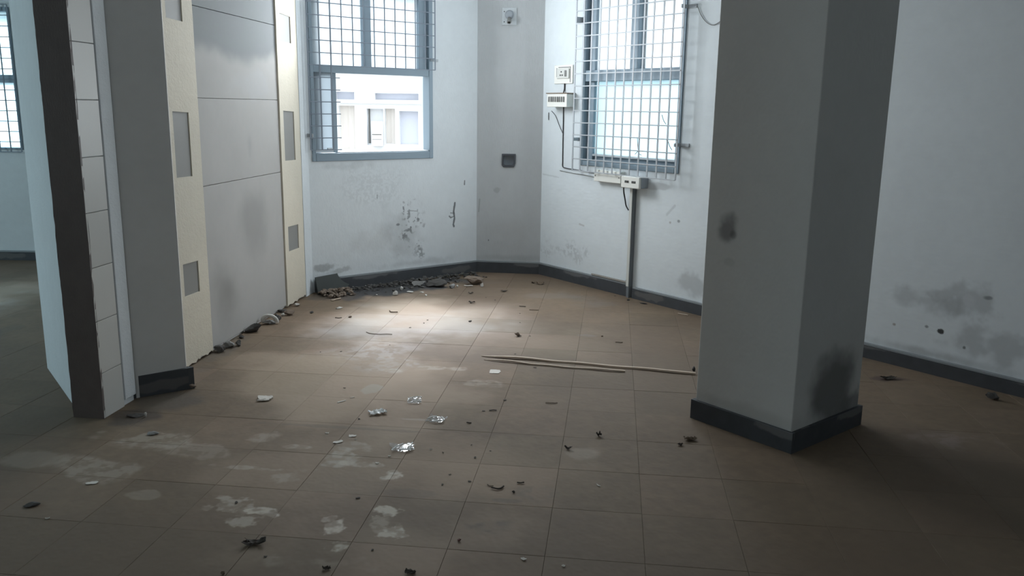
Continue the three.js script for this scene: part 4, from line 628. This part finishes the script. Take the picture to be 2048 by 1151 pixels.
// ---------------------------------------------------------------- the building across the yard
{
  const yaw = 0.11681, dist = 20, W = new Wall([-Math.sin(yaw) * dist, -Math.cos(yaw) * dist], [-Math.sin(yaw) * dist + Math.cos(yaw), -Math.cos(yaw) * dist - Math.sin(yaw)]);
  const o = thing('neighbouring_building', 'white building across the yard with curtained windows, seen through the open sash', 'building', W.pos(), W.turn);
  const rects = [[-4.078, 1.589, -3.710, 0.564, 'curtain'], [-3.431, 1.530, -3.040, 0.700, 'room'], [-3.014, 1.536, -2.771, 0.704, 'curtain'], [-2.678, 1.484, -2.233, 0.689, 'pane'], [-4.150, 1.904, -3.705, 1.696, 'pane'], [-3.238, 1.883, -2.224, 1.705, 'pane']];
  const win = rects.map(([a, b, c, d, k]) => [Math.min(a, c), Math.max(a, c), Math.min(b, d), Math.max(b, d), k]);
  const xs = [...new Set([-14, 9, ...win.flatMap((w) => [w[0], w[1]])])].sort((a, b) => a - b), list = [];
  for (let i = 0; i + 1 < xs.length; i++) { const m = (xs[i] + xs[i + 1]) / 2, hs = win.filter((w) => m > w[0] && m < w[1]).sort((a, b) => a[2] - b[2]); let y = -0.3; for (const w of hs) { list.push(span(xs[i], xs[i + 1], y, w[2], -0.3, 0)); y = w[3]; } list.push(span(xs[i], xs[i + 1], y, 4.4, -0.3, 0)); }
  part('wall', merge(list), facadeWhite, o); part('roof_slab', span(-14.3, 9.3, 4.4, 4.6, -6, 0.5), facadeWhite, o); part('body', span(-14, 9, -0.3, 4.4, -6, -0.6), facadeWhite, o);
  part('ledge', span(-14, 9, win[0][3] + 0.06, win[0][3] + 0.14, 0, 0.12), facadeWhite, o);
  for (const w of win) {
    const f = part('window', span(w[0], w[1], w[2], w[2] + 0.03, -0.2, -0.12), facadeWhite, o);
    if (w[4] === 'curtain') { const g = new THREE.PlaneGeometry(w[1] - w[0], w[3] - w[2], 48, 1), p = g.attributes.position; for (let i = 0; i < p.count; i++) p.setZ(i, 0.02 * Math.sin(p.getX(i) * 26) + 0.006 * Math.sin(p.getX(i) * 61)); g.computeVertexNormals(); g.translate((w[0] + w[1]) / 2, (w[2] + w[3]) / 2, -0.22); const m = part('curtain', g, std({ color: C3(0.80, 0.75, 0.70), roughness: 0.9, side: THREE.DoubleSide }), f); }
    else part('pane', span(w[0], w[1], w[2], w[3], -0.26, -0.24), w[4] === 'room' ? facadeWhite : facadePane, f);
  }
  const [a0, b0] = [-3.408, 1.530], [a1, b1] = [-3.391, 0.707]; part('door_gap', span(a0, a1, b1, b0, -0.24, -0.2), std({ color: C3(0.13, 0.13, 0.12), roughness: 0.8 }), o, 'dark narrow door gap');
  const U = new THREE.Group(); const [c0, e1] = [-3.298, 1.247], [c1, e0] = [-3.040, 0.677];
  const ac = single('cooler_unit', 'white cooling unit standing in the bright recess across the yard', 'air conditioner', merge([rspan(0, c1 - c0, 0, e1 - e0, 0, 0.2, 0.02)]), facadeWhite, W.at(c0, e0, 0.02), W.turn);
  part('vent_slot', span(0.02, c1 - c0 - 0.02, (e1 - e0) * 0.46, (e1 - e0) * 0.5, 0.2, 0.21), switchGrey, ac); part('vent_slot', span(0.02, c1 - c0 - 0.02, (e1 - e0) * 0.28, (e1 - e0) * 0.295, 0.2, 0.21), switchGrey, ac);
}
renderer.render(scene, camera);
